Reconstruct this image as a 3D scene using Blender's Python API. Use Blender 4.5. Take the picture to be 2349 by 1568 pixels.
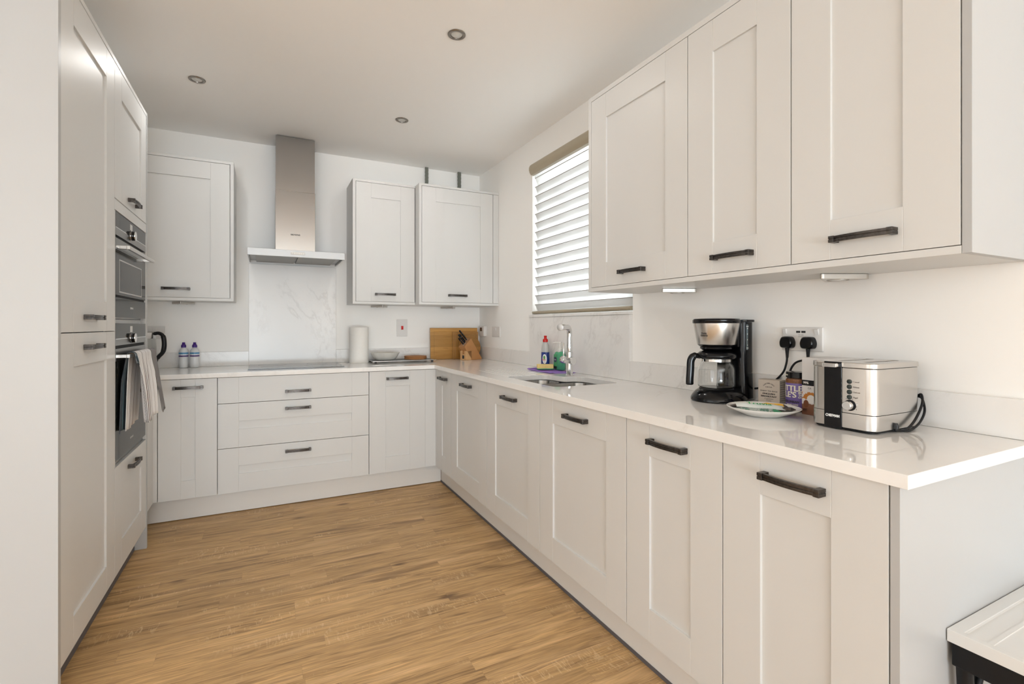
import bpy, bmesh, math, random
from mathutils import Vector, Matrix
from math import pi, sin, cos, radians as rad

# ------------------------------------------------------------------ clear
for o in list(bpy.data.objects): bpy.data.objects.remove(o)
S = bpy.context.scene
COL = S.collection

# ------------------------------------------------------------------ camera
cam_d = bpy.data.cameras.new('camera'); cam = bpy.data.objects.new('camera', cam_d); COL.objects.link(cam)
cam_d.sensor_width = 36.0; cam_d.lens = 36.0 * 1124.257 / 2349.0
cam_d.shift_y = (746.21 - 784.0) / 2349.0
cam_d.clip_start = 0.02
cam.location = (0, 0, 1.170); cam.rotation_euler = (rad(90.02), 0, -0.4650)
S.camera = cam

# ------------------------------------------------------------------ world, lights, exposure
W = bpy.data.worlds.new('world'); S.world = W; W.use_nodes = True
bgn = W.node_tree.nodes['Background']; bgn.inputs[0].default_value = (0.93, 0.97, 1.0, 1); bgn.inputs[1].default_value = 2.6
S.view_settings.view_transform = 'Standard'; S.view_settings.look = 'None'
S.view_settings.gamma = 1.0; S.view_settings.use_curve_mapping = False
S.view_settings.exposure = 0.23
S.cycles.use_denoising = True
S.cycles.max_bounces = 14; S.cycles.diffuse_bounces = 10; S.cycles.glossy_bounces = 5
S.cycles.transmission_bounces = 8; S.cycles.transparent_max_bounces = 12
S.cycles.sample_clamp_indirect = 6.0; S.cycles.caustics_reflective = False; S.cycles.caustics_refractive = False

def area(name, loc, rot, sx, sy, power, color):
    d = bpy.data.lights.new(name, 'AREA'); d.shape = 'RECTANGLE'; d.size = sx; d.size_y = sy
    d.energy = power; d.color = color
    o = bpy.data.objects.new(name, d); COL.objects.link(o); o.location = loc; o.rotation_euler = rot
    return o
# daylight entering through the patio doors behind the camera and the side window of the open room
area('patio_daylight', (-0.6, -5.90, 1.15), (rad(90), 0, 0), 3.6, 2.1, 35, (0.81, 0.92, 1.0))
# added fill lamp behind the camera, tilted up to brighten the ceiling
area('ceiling_fill', (-0.6, -5.80, 0.35), (rad(150), 0, 0), 3.4, 0.6, 215, (0.785, 0.905, 1.0))
area('side_window_daylight', (-3.12, -0.2, 1.45), (rad(96), 0, rad(-90)), 2.4, 1.3, 1.5, (0.82, 0.92, 1.0))
# daylight just outside the kitchen window, shining in through the blind
area('kitchen_window_daylight', (2.12, 2.54, 1.85), (rad(90), 0, rad(90)), 1.2, 1.3, 48, (0.89, 0.95, 1.0))

# ------------------------------------------------------------------ measures
D, R, L, H = 4.056, 1.709, -0.563, 2.5065      # back wall y, right wall x, tall unit front x, ceiling
ZT, ZW = 0.883, 0.855                          # worktop top / underside
XB, YB = 1.114, 3.470                          # base door planes
ZD0, ZD1 = 0.142, 0.8515                       # base doors
XU, YUB, YUC = 1.3925, 3.752, 3.649            # wall unit door planes
ZU0, ZU1 = 1.352, 2.238
LW = -1.165                                    # wall behind the tall units

# ------------------------------------------------------------------ materials
def sl(v): return tuple(((c/255.)/12.92 if c/255. <= .04045 else (((c/255.)+.055)/1.055)**2.4) for c in v)
MATS = {}
def mat(name, col, rough=.5, metal=0., ior=1.5, trans=0., alpha=1., coat=0., aniso=0., spec=.5):
    if name in MATS: return MATS[name]
    m = bpy.data.materials.new(name); m.use_nodes = True
    b = m.node_tree.nodes['Principled BSDF']
    b.inputs['Base Color'].default_value = (*col, 1); b.inputs['Roughness'].default_value = rough
    b.inputs['Metallic'].default_value = metal; b.inputs['IOR'].default_value = ior
    b.inputs['Transmission Weight'].default_value = trans; b.inputs['Alpha'].default_value = alpha
    b.inputs['Coat Weight'].default_value = coat; b.inputs['Anisotropic'].default_value = aniso
    b.inputs['Specular IOR Level'].default_value = spec
    MATS[name] = m; return m
class NT:
    def __init__(s, m): s.t = m.node_tree; s.b = s.t.nodes['Principled BSDF']
    def n(s, typ, ins=None, **kw):
        x = s.t.nodes.new(typ)
        for k, v in kw.items(): setattr(x, k, v)
        for k, v in (ins or {}).items(): s.put(x.inputs[k], v)
        return x
    def put(s, sock, v):
        if isinstance(v, bpy.types.NodeSocket): s.t.links.new(v, sock)
        elif isinstance(v, bpy.types.Node): s.t.links.new(v.outputs[0], sock)
        else: sock.default_value = v
    def m(s, op, a, b=0., c=0.):
        x = s.t.nodes.new('ShaderNodeMath'); x.operation = op
        s.put(x.inputs[0], a); s.put(x.inputs[1], b)
        if len(x.inputs) > 2: s.put(x.inputs[2], c)
        return x.outputs[0]
    def mix(s, f, a, b, typ='MIX'):
        x = s.t.nodes.new('ShaderNodeMix'); x.data_type = 'RGBA'; x.blend_type = typ
        s.put(x.inputs[0], f); s.put(x.inputs[6], a); s.put(x.inputs[7], b); return x.outputs[2]
    def ramp(s, f, stops):
        x = s.t.nodes.new('ShaderNodeValToRGB'); s.put(x.inputs[0], f); cr = x.color_ramp
        while len(cr.elements) < len(stops): cr.elements.new(.5)
        for e, (p, c) in zip(cr.elements, stops):
            e.position = p; e.color = (c, c, c, 1) if isinstance(c, (int, float)) else (*c, 1)
        return x.outputs[0]
    def comb(s, x, y, z):
        c = s.t.nodes.new('ShaderNodeCombineXYZ')
        for i, v in enumerate((x, y, z)): s.put(c.inputs[i], v)
        return c.outputs[0]
    def pos(s):
        g = s.t.nodes.new('ShaderNodeNewGeometry'); x = s.t.nodes.new('ShaderNodeSeparateXYZ')
        s.t.links.new(g.outputs['Position'], x.inputs[0]); return x.outputs[0], x.outputs[1], x.outputs[2], g.outputs['Position']
    def uv(s):
        g = s.t.nodes.new('ShaderNodeUVMap'); x = s.t.nodes.new('ShaderNodeSeparateXYZ')
        s.t.links.new(g.outputs[0], x.inputs[0]); return x.outputs[0], x.outputs[1]
    def objc(s):
        g = s.t.nodes.new('ShaderNodeTexCoord'); x = s.t.nodes.new('ShaderNodeSeparateXYZ')
        s.t.links.new(g.outputs['Object'], x.inputs[0]); return x.outputs[0], x.outputs[1], x.outputs[2], g.outputs['Object']
    def noise(s, vec, scale=5., det=3., rough=.5, dist=0.):
        x = s.n('ShaderNodeTexNoise', {'Scale': scale, 'Detail': det, 'Roughness': rough, 'Distortion': dist}); s.put(x.inputs['Vector'], vec)
        return x.outputs[0]
    def bump(s, h, strength=.2, dist=.002):
        x = s.n('ShaderNodeBump', {'Strength': strength, 'Distance': dist}); s.put(x.inputs['Height'], h); s.put(s.b.inputs['Normal'], x.outputs[0])
    def base(s, c): s.put(s.b.inputs['Base Color'], c)

def tinted(name, col, rough, amt=.02, scale=3., bump=0., bscale=200.):
    m = mat(name, col, rough); t = NT(m); x, y, z, P = t.pos()
    n = t.noise(P, scale, 2.)
    lo = tuple(c*(1-amt) for c in col); hi = tuple(min(1, c*(1+amt)) for c in col)
    t.base(t.mix(n, (*lo, 1), (*hi, 1)))
    if bump: t.bump(t.noise(P, bscale, 2.), bump, .0006)
    return m
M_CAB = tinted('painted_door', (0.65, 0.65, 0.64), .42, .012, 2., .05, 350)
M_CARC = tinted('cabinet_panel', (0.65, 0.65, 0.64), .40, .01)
M_END = tinted('end_panel_dimmed', (0.455, 0.46, 0.462), .40, .01)  # cabinet paint darkened to offset the strong light on these panels
M_WALL = tinted('wall_paint', (0.91, 0.90, 0.88), .75, .012, 1.3, .12, 220)
M_CEIL = tinted('ceiling_paint', (0.92, 0.91, 0.895), .8, .015, 1.0, .1, 180)
M_PLIN = tinted('plinth_board', (0.70, 0.685, 0.66), .38, .01)
M_DARK = mat('dark_gap', (.012, .012, .013), .7)
M_SEAL = mat('plinth_seal', (.10, .095, .105), .45)
M_WHITE = mat('white_plastic', (.72, .71, .70), .3)
M_WHITE2 = mat('white_plastic_satin', (.72, .705, .69), .35)
M_CHROME = mat('chrome', (.76, .76, .76), .10, 1.)
M_STEEL = mat('stainless_steel', (.60, .585, .565), .24, 1.)
M_BLACK = mat('black_plastic', (.004, .004, .005), .16, spec=.32)
M_BLKM = mat('black_matt', (.005, .005, .006), .45, spec=.3)
M_RUB = mat('black_rubber', (.006, .006, .008), .5, spec=.3)
M_GLASSB = mat('dark_oven_glass', (.022, .023, .022), .05, 0., 1.25, spec=.3)
M_STEELD = mat('oven_steel', (.26, .255, .245), .30, 1.)
M_CERAM = mat('white_ceramic', (.78, .775, .755), .12)
M_BEIGE = mat('beige_blind_metal', (.40, .345, .25), .4)
M_PAPER = tinted('kitchen_paper', (.78, .765, .73), .9, .02, 60., .3, 300)
M_RED = mat('red_plastic', (.55, .008, .006), .25)
M_PURP = mat('purple_cap', (.045, .008, .20), .3)
M_PRINT = mat('dark_print', (.02, .018, .018), .5)
M_PRINTW = mat('white_print', (.85, .85, .83), .5)
M_UPVC = mat('white_window_frame', (.80, .80, .79), .3)

def brushed(name, col, rough, axis='z', amt=.1):
    m = mat(name, col, rough, 1.); t = NT(m); x, y, z, P = t.pos()
    v = {'z': t.comb(t.m('MULTIPLY', x, 3), t.m('MULTIPLY', y, 3), t.m('MULTIPLY', z, 900)),
         'v': t.comb(t.m('MULTIPLY', x, 900), t.m('MULTIPLY', y, 900), t.m('MULTIPLY', z, 3))}[axis]
    n = t.noise(v, 1., 2.)
    t.put(t.b.inputs['Roughness'], t.m('MULTIPLY_ADD', n, amt, rough-amt/2)); return m
M_BRUSH = brushed('brushed_steel', (.62, .60, .575), .24, 'v', .035)
M_HOODS = brushed('hood_steel', (.40, .38, .36), .20, 'z')
M_HOODF = brushed('hood_front_steel', (.46, .46, .46), .50, 'z', .06)

# pewter of the bow handles, a little worn along the edges
M_PEW = mat('pewter_handle', (.12, .105, .098), .32, 1.); _t = NT(M_PEW)
_x, _y, _z, _P = _t.objc(); _n = _t.noise(_P, 160., 3.)
_t.base(_t.mix(_n, (.035, .030, .027, 1), (.15, .135, .125, 1)))
# glass
def glass(name, col=(1, 1, 1), rough=0., ior=1.45):
    m = mat(name, col, rough, 0., ior, 1.); return m
M_GLASS = glass('clear_glass', (.97, .98, .98))
M_PET = glass('bottle_plastic', (.93, .96, .98), .05, 1.12)
# quartz worktop with soft veins
def quartz(name, col, vein, strength, rough):
    m = mat(name, col, rough, ior=1.55); t = NT(m); x, y, z, P = t.pos()
    # veins drawn out along a slanting direction of the slab
    dx, dy, dz = -.42, -.46, .78
    d = t.m('ADD', t.m('ADD', t.m('MULTIPLY', x, dx), t.m('MULTIPLY', y, dy)), t.m('MULTIPLY', z, dz)); d = t.m('MULTIPLY', d, .68)
    Q = t.comb(t.m('SUBTRACT', x, t.m('MULTIPLY', d, dx)), t.m('SUBTRACT', y, t.m('MULTIPLY', d, dy)), t.m('SUBTRACT', z, t.m('MULTIPLY', d, dz)))
    w = t.noise(Q, 3.0, 6., .62, .5)
    v = t.m('ABSOLUTE', t.m('SUBTRACT', w, .5))
    line = t.ramp(v, [(0., 1.), (.006, .7), (.022, .12), (.06, 0.)])
    msk = t.ramp(t.noise(P, 2.1, 2.), [(.44, 0.), (.60, 1.)])
    fine = t.ramp(t.m('ABSOLUTE', t.m('SUBTRACT', t.noise(Q, 9., 5., .68, .8), .5)), [(0., 1.), (.012, 0.)])
    cloud = t.ramp(t.noise(Q, 2.6, 3.), [(.40, 0.), (.72, 1.)])
    f = t.m('MULTIPLY', t.m('ADD', t.m('MULTIPLY', line, .8), t.m('MULTIPLY', fine, .25)), msk)
    c = t.mix(t.m('MULTIPLY', cloud, .12), (*col, 1), (*vein, 1))
    t.base(t.mix(t.m('MULTIPLY', f, strength), c, (*vein, 1))); return m
M_QTZ = quartz('quartz_worktop', (.84, .835, .825), (.50, .44, .39), .20, .03)
M_QTZW = quartz('quartz_splashback', (.82, .81, .795), (.42, .39, .37), .36, .30)

# oak strip floor, strips run along X
M_FLOOR = mat('oak_floor', (.4, .25, .13), .33); t = NT(M_FLOOR); x, y, z, P = t.pos()
wS = .0735
row = t.m('FLOOR', t.m('DIVIDE', y, wS))
rr = t.n('ShaderNodeTexWhiteNoise', noise_dimensions='1D'); t.put(rr.inputs['W'], row)
rr2 = t.n('ShaderNodeTexWhiteNoise', noise_dimensions='1D'); t.put(rr2.inputs['W'], t.m('ADD', row, 71.3))
ln = t.m('MULTIPLY_ADD', rr2.outputs['Value'], .5, .55)
xs = t.m('DIVIDE', t.m('ADD', x, t.m('MULTIPLY', rr.outputs['Value'], 7.)), ln)
pid = t.m('FLOOR', xs)
idn = t.n('ShaderNodeTexWhiteNoise', noise_dimensions='2D'); t.put(idn.inputs['Vector'], t.comb(row, pid, 0))
rv = idn.outputs['Value']
off = t.m('MULTIPLY', rv, 37.)
yw = t.m('ADD', y, t.m('MULTIPLY', t.m('SUBTRACT', t.noise(t.comb(t.m('ADD', t.m('MULTIPLY', x, 3.2), off), t.m('MULTIPLY', y, 9.), off), 1., 2.), .5), .030))
gv = t.comb(t.m('ADD', t.m('MULTIPLY', x, 2.6), off), t.m('ADD', t.m('MULTIPLY', yw, 40.), off), off)
g1 = t.noise(gv, 1., 5., .62, .7)
gv2 = t.comb(t.m('ADD', t.m('MULTIPLY', x, 9.), off), t.m('MULTIPLY', yw, 190.), off)
g2 = t.noise(gv2, 1., 4., .6)
gv3 = t.comb(t.m('ADD', t.m('MULTIPLY', x, 1.3), off), t.m('ADD', t.m('MULTIPLY', yw, 13.), off), off)
g3 = t.noise(gv3, 1., 4., .55, 1.2)
c = t.mix(g1, (.260, .147, .056, 1), (.84, .555, .265, 1))
c = t.mix(t.m('MULTIPLY', t.ramp(g2, [(.42, 1.), (.60, 0.)]), .42), c, (.19, .115, .055, 1))
streak = t.m('MAXIMUM', t.ramp(g3, [(.56, 0.), (.70, 1.)]), t.ramp(t.noise(t.comb(t.m('ADD', t.m('MULTIPLY', x, 2.1), off), t.m('MULTIPLY', yw, 58.), t.m('ADD', off, 9.)), 1., 4., .6, .8), [(.57, 0.), (.66, 1.)]))
c = t.mix(t.m('MULTIPLY', streak, .62), c, (.125, .066, .030, 1))
lightn = t.ramp(t.noise(t.comb(t.m('ADD', t.m('MULTIPLY', x, 1.7), off), t.m('MULTIPLY', y, 20.), t.m('ADD', off, 5.)), 1., 3.), [(.52, 0.), (.72, 1.)])
c = t.mix(t.m('MULTIPLY', lightn, .42), c, (.74, .50, .27, 1))
# rays across the grain on some strips
fl = t.noise(t.comb(t.m('MULTIPLY', x, 85.), t.m('MULTIPLY', y, 16.), off), 1., 2., .5, 1.6)
flm = t.m('MULTIPLY', t.ramp(fl, [(.57, 0.), (.63, 1.)]), t.ramp(t.noise(t.comb(t.m('MULTIPLY', x, 2.), t.m('MULTIPLY', y, 6.), off), 1., 1.), [(.56, 0.), (.66, 1.)]))
c = t.mix(t.m('MULTIPLY', flm, .38), c, (.74, .56, .34, 1))
# knots
vo = t.n('ShaderNodeTexVoronoi', {'Scale': 1., 'Randomness': 1.}); t.put(vo.inputs['Vector'], t.comb(t.m('MULTIPLY', x, 1.9), t.m('MULTIPLY', y, 4.6), 0))
kn = t.ramp(t.m('ADD', vo.outputs['Distance'], t.m('MULTIPLY', t.m('SUBTRACT', g1, .5), .16)), [(.03, 1.), (.10, 0.)])
c = t.mix(t.m('MULTIPLY', kn, .75), c, (.085, .042, .022, 1))
big = t.noise(t.comb(t.m('MULTIPLY', x, 1.6), t.m('MULTIPLY', y, 3.5), 0), 1., 3.)
tone = t.m('MULTIPLY', t.m('MULTIPLY_ADD', rv, .15, .96), t.m('MULTIPLY_ADD', big, .36, .84))
c = t.mix(1., c, t.comb(tone, tone, tone), 'MULTIPLY')
fy = t.m('FRACT', t.m('DIVIDE', y, wS)); fx = t.m('FRACT', xs)
sy_ = t.m('MAXIMUM', t.m('LESS_THAN', fy, .012), t.m('LESS_THAN', t.m('MULTIPLY', fx, ln), .0012))
c = t.mix(t.m('MULTIPLY', sy_, .22), c, (.12, .07, .04, 1))
t.base(c); t.put(t.b.inputs['Roughness'], t.m('MULTIPLY_ADD', g2, .16, .34)); t.b.inputs['Specular IOR Level'].default_value = .34; t.bump(g2, .10, .0008)

def wood(name, a, b, sx, sy_, sz, rough=.4, dark=None):
    m = mat(name, a, rough); t = NT(m); x, y, z, P = t.pos()
    v = t.comb(t.m('MULTIPLY', x, sx), t.m('MULTIPLY', y, sy_), t.m('MULTIPLY', z, sz))
    n = t.noise(v, 1., 4., .6, .5); c = t.mix(n, (*a, 1), (*b, 1))
    if dark:
        bn = t.n('ShaderNodeTexWhiteNoise', noise_dimensions='1D'); t.put(bn.inputs['W'], t.m('FLOOR', t.m('DIVIDE', z, .026)))
        k = t.m('MULTIPLY_ADD', bn.outputs['Value'], .35, .78); c = t.mix(1., c, t.comb(k, k, k), 'MULTIPLY')
        s = t.ramp(t.noise(t.comb(t.m('MULTIPLY', x, 9), y, t.m('MULTIPLY', z, 60)), 1., 3.), [(.62, 0.), (.78, 1.)])
        c = t.mix(t.m('MULTIPLY', s, .6), c, (*dark, 1))
    t.base(c); return m
M_BAMB = wood('bamboo_board', (.42, .20, .045), (.60, .33, .09), 6, 6, 90, .35, (.19, .07, .015))
M_BAMB2 = wood('bamboo_board_small', (.36, .165, .035), (.50, .26, .07), 6, 6, 90, .35, (.16, .06, .012))
M_BEECH = wood('beech_block', (.44, .20, .065), (.52, .26, .095), 30, 30, 14, .4)
M_BEECHL = wood('beech_front', (.60, .35, .16), (.68, .42, .20), 30, 30, 20, .4)
M_CORK = mat('cork', (.36, .15, .05), .85); t = NT(M_CORK); x, y, z, P = t.pos()
t.base(t.mix(t.noise(P, 260., 3.), (.22, .075, .02, 1), (.48, .23, .085, 1)))

# ------------------------------------------------------------------ mesh builder
class MB:
    def __init__(s): s.bm = bmesh.new()
    def box(s, x0, x1, y0, y1, z0, z1):
        v = [s.bm.verts.new(p) for p in ((x0,y0,z0),(x1,y0,z0),(x1,y1,z0),(x0,y1,z0),(x0,y0,z1),(x1,y0,z1),(x1,y1,z1),(x0,y1,z1))]
        for f in ((0,3,2,1),(4,5,6,7),(0,1,5,4),(1,2,6,5),(2,3,7,6),(3,0,4,7)): s.bm.faces.new([v[i] for i in f])
        return s
    def prism(s, pts, axis, a, b):
        def P(u, v, w): return {'x': (w, u, v), 'y': (u, w, v), 'z': (u, v, w)}[axis]
        lo = [s.bm.verts.new(P(u, v, a)) for u, v in pts]; hi = [s.bm.verts.new(P(u, v, b)) for u, v in pts]
        n = len(pts); s.bm.faces.new(lo); s.bm.faces.new(hi[::-1])
        for i in range(n): s.bm.faces.new((lo[i], lo[(i+1) % n], hi[(i+1) % n], hi[i]))
        return s
    def plate(s, outer, holes, z0, z1):
        def lp(z):
            E = []
            for pts in [outer] + holes:
                vs = [s.bm.verts.new((p[0], p[1], z)) for p in pts]
                E.append([s.bm.edges.new((vs[i], vs[(i+1) % len(vs)])) for i in range(len(vs))])
            return E
        A = lp(z0); B = lp(z1)
        bmesh.ops.triangle_fill(s.bm, edges=[e for l in A for e in l], use_beauty=True)
        bmesh.ops.triangle_fill(s.bm, edges=[e for l in B for e in l], use_beauty=True)
        for la, lb in zip(A, B):
            for ea, eb in zip(la, lb):
                s.bm.faces.new((ea.verts[0], ea.verts[1], eb.verts[1], eb.verts[0]))
        return s
    def rings(s, rings, close_u=True, cap0=True, cap1=True):
        R_ = [[s.bm.verts.new(p) for p in r] for r in rings]; n = len(R_[0])
        for a, b in zip(R_, R_[1:]):
            for i in range(n if close_u else n-1): s.bm.faces.new((a[i], a[(i+1) % n], b[(i+1) % n], b[i]))
        if cap0: s.bm.faces.new(R_[0][::-1])
        if cap1: s.bm.faces.new(R_[-1])
        return s
    def lathe(s, prof, c=(0, 0, 0), n=32, sx=1., sy=1., axis='z', cap0=True, cap1=True, f=None):
        rs = []
        for r, z in prof:
            ring = []
            for k in range(n):
                a = 2*pi*k/n; q = r * (f(a, z) if f else 1.)
                u, v = q*cos(a)*sx, q*sin(a)*sy
                ring.append({'z': (c[0]+u, c[1]+v, c[2]+z), 'y': (c[0]+u, c[1]+z, c[2]+v), 'x': (c[0]+z, c[1]+u, c[2]+v)}[axis])
            rs.append(ring)
        return s.rings(rs, True, cap0, cap1)
    def tube(s, path, r, n=12, sx=None):
        path = [Vector(p) for p in path]; up0 = Vector((0, 0, 1)); rs = []; prev = None
        for i, p in enumerate(path):
            d = (path[min(i+1, len(path)-1)] - path[max(i-1, 0)]).normalized()
            if prev is None:
                a = d.cross(up0)
                if a.length < .05: a = d.cross(Vector((1, 0, 0)))
            else: a = prev - d*prev.dot(d)
            a.normalize(); prev = a; b = d.cross(a)
            rr_ = r[i] if isinstance(r, (list, tuple)) else r
            k = sx if sx else 1.
            rs.append([tuple(p + a*cos(2*pi*j/n)*rr_*k + b*sin(2*pi*j/n)*rr_) for j in range(n)])
        return s.rings(rs)
    def relief(s, xc, zc, dep, thick):
        # front surface in the XZ plane (y = depth, +y into the body), back at y = thick
        nx, nz = len(xc)-1, len(zc)-1
        q = lambda *p: s.bm.faces.new([s.bm.verts.new(v) for v in p])
        g = lambda i, j: dep[j][i] if 0 <= i < nx and 0 <= j < nz else thick
        for j in range(nz):
            for i in range(nx):
                d = dep[j][i]; q((xc[i], d, zc[j]), (xc[i+1], d, zc[j]), (xc[i+1], d, zc[j+1]), (xc[i], d, zc[j+1]))
                q((xc[i], thick, zc[j]), (xc[i], thick, zc[j+1]), (xc[i+1], thick, zc[j+1]), (xc[i+1], thick, zc[j]))
        for j in range(nz):
            for i in range(nx+1):
                a, b = g(i-1, j), g(i, j)
                if a != b: q((xc[i], a, zc[j]), (xc[i], a, zc[j+1]), (xc[i], b, zc[j+1]), (xc[i], b, zc[j]))
        for i in range(nx):
            for j in range(nz+1):
                a, b = g(i, j-1), g(i, j)
                if a != b: q((xc[i], a, zc[j]), (xc[i+1], a, zc[j]), (xc[i+1], b, zc[j]), (xc[i], b, zc[j]))
        bmesh.ops.remove_doubles(s.bm, verts=s.bm.verts, dist=1e-6)
        return s
    def xf(s, M): bmesh.ops.transform(s.bm, matrix=M, verts=s.bm.verts); return s
    def mesh(s, name, material):
        bmesh.ops.recalc_face_normals(s.bm, faces=s.bm.faces)
        me = bpy.data.meshes.new(name); s.bm.to_mesh(me); s.bm.free()
        if material: me.materials.append(material)
        return me
    def build(s, name, material, parent=None, bev=0., smooth=None, seg=2, sub=0, world=True):
        me = s.mesh(name, material)
        return place(name, me, parent, bev=bev, smooth=smooth, seg=seg, sub=sub, world=world)

def world_of(o):
    M = Matrix.Identity(4)
    while o is not None:
        M = (Matrix.Translation(o.location) @ o.rotation_euler.to_matrix().to_4x4()) @ M; o = o.parent
    return M
def place(name, me, parent=None, loc=(0, 0, 0), rot=0., bev=0., smooth=None, seg=2, sub=0, world=True):
    # loc / rot are in world space, or in the parent's own space with world=False
    o = bpy.data.objects.new(name, me); COL.objects.link(o)
    o.location = loc; o.rotation_euler = (0, 0, rot) if isinstance(rot, (int, float)) else rot
    if parent:
        if world:
            Lm = world_of(parent).inverted() @ (Matrix.Translation(o.location) @ o.rotation_euler.to_matrix().to_4x4())
            o.location = Lm.to_translation(); o.rotation_euler = Lm.to_euler()
        o.parent = parent
    if bev:
        b = o.modifiers.new('bevel', 'BEVEL'); b.width = bev; b.segments = seg; b.limit_method = 'ANGLE'; b.angle_limit = rad(35)
    if sub:
        b = o.modifiers.new('subsurf', 'SUBSURF'); b.levels = sub; b.render_levels = sub
    if smooth is not None:
        for p in me.polygons: p.use_smooth = True
        try: me.set_sharp_from_angle(angle=rad(smooth))
        except Exception: pass
    return o
def tag(o, label, cat, group=None):
    o['label'] = label; o['category'] = cat
    if group: o['group'] = group
    return o
def thing(name, label, cat, loc=(0, 0, 0), rot=0., group=None):
    o = bpy.data.objects.new(name, None); COL.objects.link(o); o.location = loc; o.rotation_euler = (0, 0, rot)
    o.empty_display_size = .05
    return tag(o, label, cat, group)
def struct(o): o['kind'] = 'structure'; return o
def embolden(me, d):
    if not d: return me
    b0 = bmesh.new(); b0.from_mesh(me); n0 = b0.verts[:] + b0.edges[:] + b0.faces[:]
    for dx_b, dz_b in ((d, .00001), (-d, .00002), (0, .00003)):
        g_ = bmesh.ops.duplicate(b0, geom=n0)['geom']
        for v in g_:
            if isinstance(v, bmesh.types.BMVert): v.co.x += dx_b; v.co.y += d*.35*(1 if dx_b >= 0 else -1); v.co.z += dz_b
    b0.to_mesh(me); b0.free(); return me
def text(body, size, material, parent, loc, U, V, name='lettering', align='CENTER', fit=None, bold=0., spacing=1., world=True, lift=.0003):
    cu = bpy.data.curves.new('t', 'FONT'); cu.body = body; cu.size = size; cu.align_x = align; cu.align_y = 'CENTER'
    cu.extrude = .0001; cu.space_character = spacing
    to = bpy.data.objects.new('t', cu); COL.objects.link(to)
    bpy.context.view_layer.update()
    me = bpy.data.meshes.new_from_object(to.evaluated_get(bpy.context.evaluated_depsgraph_get()))
    bpy.data.objects.remove(to); bpy.data.curves.remove(cu); embolden(me, bold)
    xs_ = [v.co.x for v in me.vertices]
    k = 1.
    if fit and xs_: k = fit / (max(xs_) - min(xs_))
    U, V = Vector(U).normalized(), Vector(V).normalized(); Nn = U.cross(V)
    for v in me.vertices: v.co = U*v.co.x*k + V*v.co.y + Nn*(v.co.z + lift)
    me.materials.clear(); me.materials.append(material)
    return place(name, me, parent, loc, world=world)
def wrap_text(body, size, material, parent, c, r, a0, z, name='lettering', bold=0., fit=None):
    # letters bent round a vertical cylinder of radius r about c; a0 = angle the text centre faces
    cu = bpy.data.curves.new('t', 'FONT'); cu.body = body; cu.size = size; cu.align_x = 'CENTER'; cu.align_y = 'CENTER'; cu.extrude = .0001
    to = bpy.data.objects.new('t', cu); COL.objects.link(to); bpy.context.view_layer.update()
    me = bpy.data.meshes.new_from_object(to.evaluated_get(bpy.context.evaluated_depsgraph_get()))
    bpy.data.objects.remove(to); bpy.data.curves.remove(cu); embolden(me, bold)
    xs_ = [v.co.x for v in me.vertices]; k = fit/(max(xs_)-min(xs_)) if fit else 1.
    bw = bmesh.new(); bw.from_mesh(me); xx = min(xs_)
    while xx < max(xs_):
        xx += r*.09/k; bmesh.ops.bisect_plane(bw, geom=bw.verts[:]+bw.edges[:]+bw.faces[:], plane_co=(xx, 0, 0), plane_no=(1, 0, 0))
    bw.to_mesh(me); bw.free()
    for v in me.vertices:
        a = a0 + v.co.x*k/r; q = r + .0004 + v.co.z
        v.co = Vector((c[0]+q*cos(a), c[1]+q*sin(a), z+v.co.y))
    me.materials.clear(); me.materials.append(material)
    return place(name, me, parent, world=True)
def rrect(x0, x1, y0, y1, r, n=6):
    P_ = []
    for cx, cy, a in ((x1-r, y1-r, 0), (x0+r, y1-r, 90), (x0+r, y0+r, 180), (x1-r, y0+r, 270)):
        for k in range(n+1): P_.append((cx + r*cos(rad(a+90*k/n)), cy + r*sin(rad(a+90*k/n))))
    return P_
def rpoly(pts, r, n=5):
    out = []
    for i, p in enumerate(pts):
        a = Vector(pts[i-1]); b = Vector(p); c_ = Vector(pts[(i+1) % len(pts)])
        u, v = (a-b).normalized(), (c_-b).normalized(); rr_ = r[i] if isinstance(r, list) else r
        rr_ = min(rr_, (a-b).length*.45, (c_-b).length*.45)
        p0, p1 = b+u*rr_, b+v*rr_
        for k in range(n+1):
            s_ = k/n; q = p0*(1-s_)**2 + b*2*s_*(1-s_) + p1*s_**2; out.append((q.x, q.y))
    return out
def smoothpath(pts, k=8):
    P_ = [Vector(p) for p in pts]; P_ = [P_[0]*2-P_[1]] + P_ + [P_[-1]*2-P_[-2]]; out = []
    for i in range(1, len(P_)-2):
        for s_ in range(k):
            u = s_/k; a, b, c_, d = P_[i-1:i+3]
            out.append(.5*((2*b) + (c_-a)*u + (2*a-5*b+4*c_-d)*u*u + (3*b-a-3*c_+d)*u**3))
    out.append(P_[-2]); return out

# ------------------------------------------------------------------ room shell
XL, YR = -3.2, -6.0
struct(MB().box(XL-.1, R+.3, YR-.1, D+.3, -.1, 0).build('floor', M_FLOOR))
struct(MB().box(XL-.1, R+.3, YR-.1, D+.3, H, H+.1).build('ceiling', M_CEIL))
struct(MB().box(LW-.1, R+.3, D, D+.3, 0, H).build('wall_back', M_WALL))
WY0, WY1, WZ0, WZ1 = 2.002, 3.080, 1.229, 2.330
mb = MB(); pts = [(YR, 0), (D, 0), (D, H), (YR, H)]; hole = [(WY0, WZ0), (WY1, WZ0), (WY1, WZ1), (WY0, WZ1)]
mb.plate(pts, [hole], R, R+.30); mb.xf(Matrix(((0, 0, 1, 0), (1, 0, 0, 0), (0, 1, 0, 0), (0, 0, 0, 1))))
struct(mb.build('wall_right', M_WALL))
struct(MB().box(LW-.1, LW, 1.945, D, 0, H).build('wall_left', M_WALL))
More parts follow.
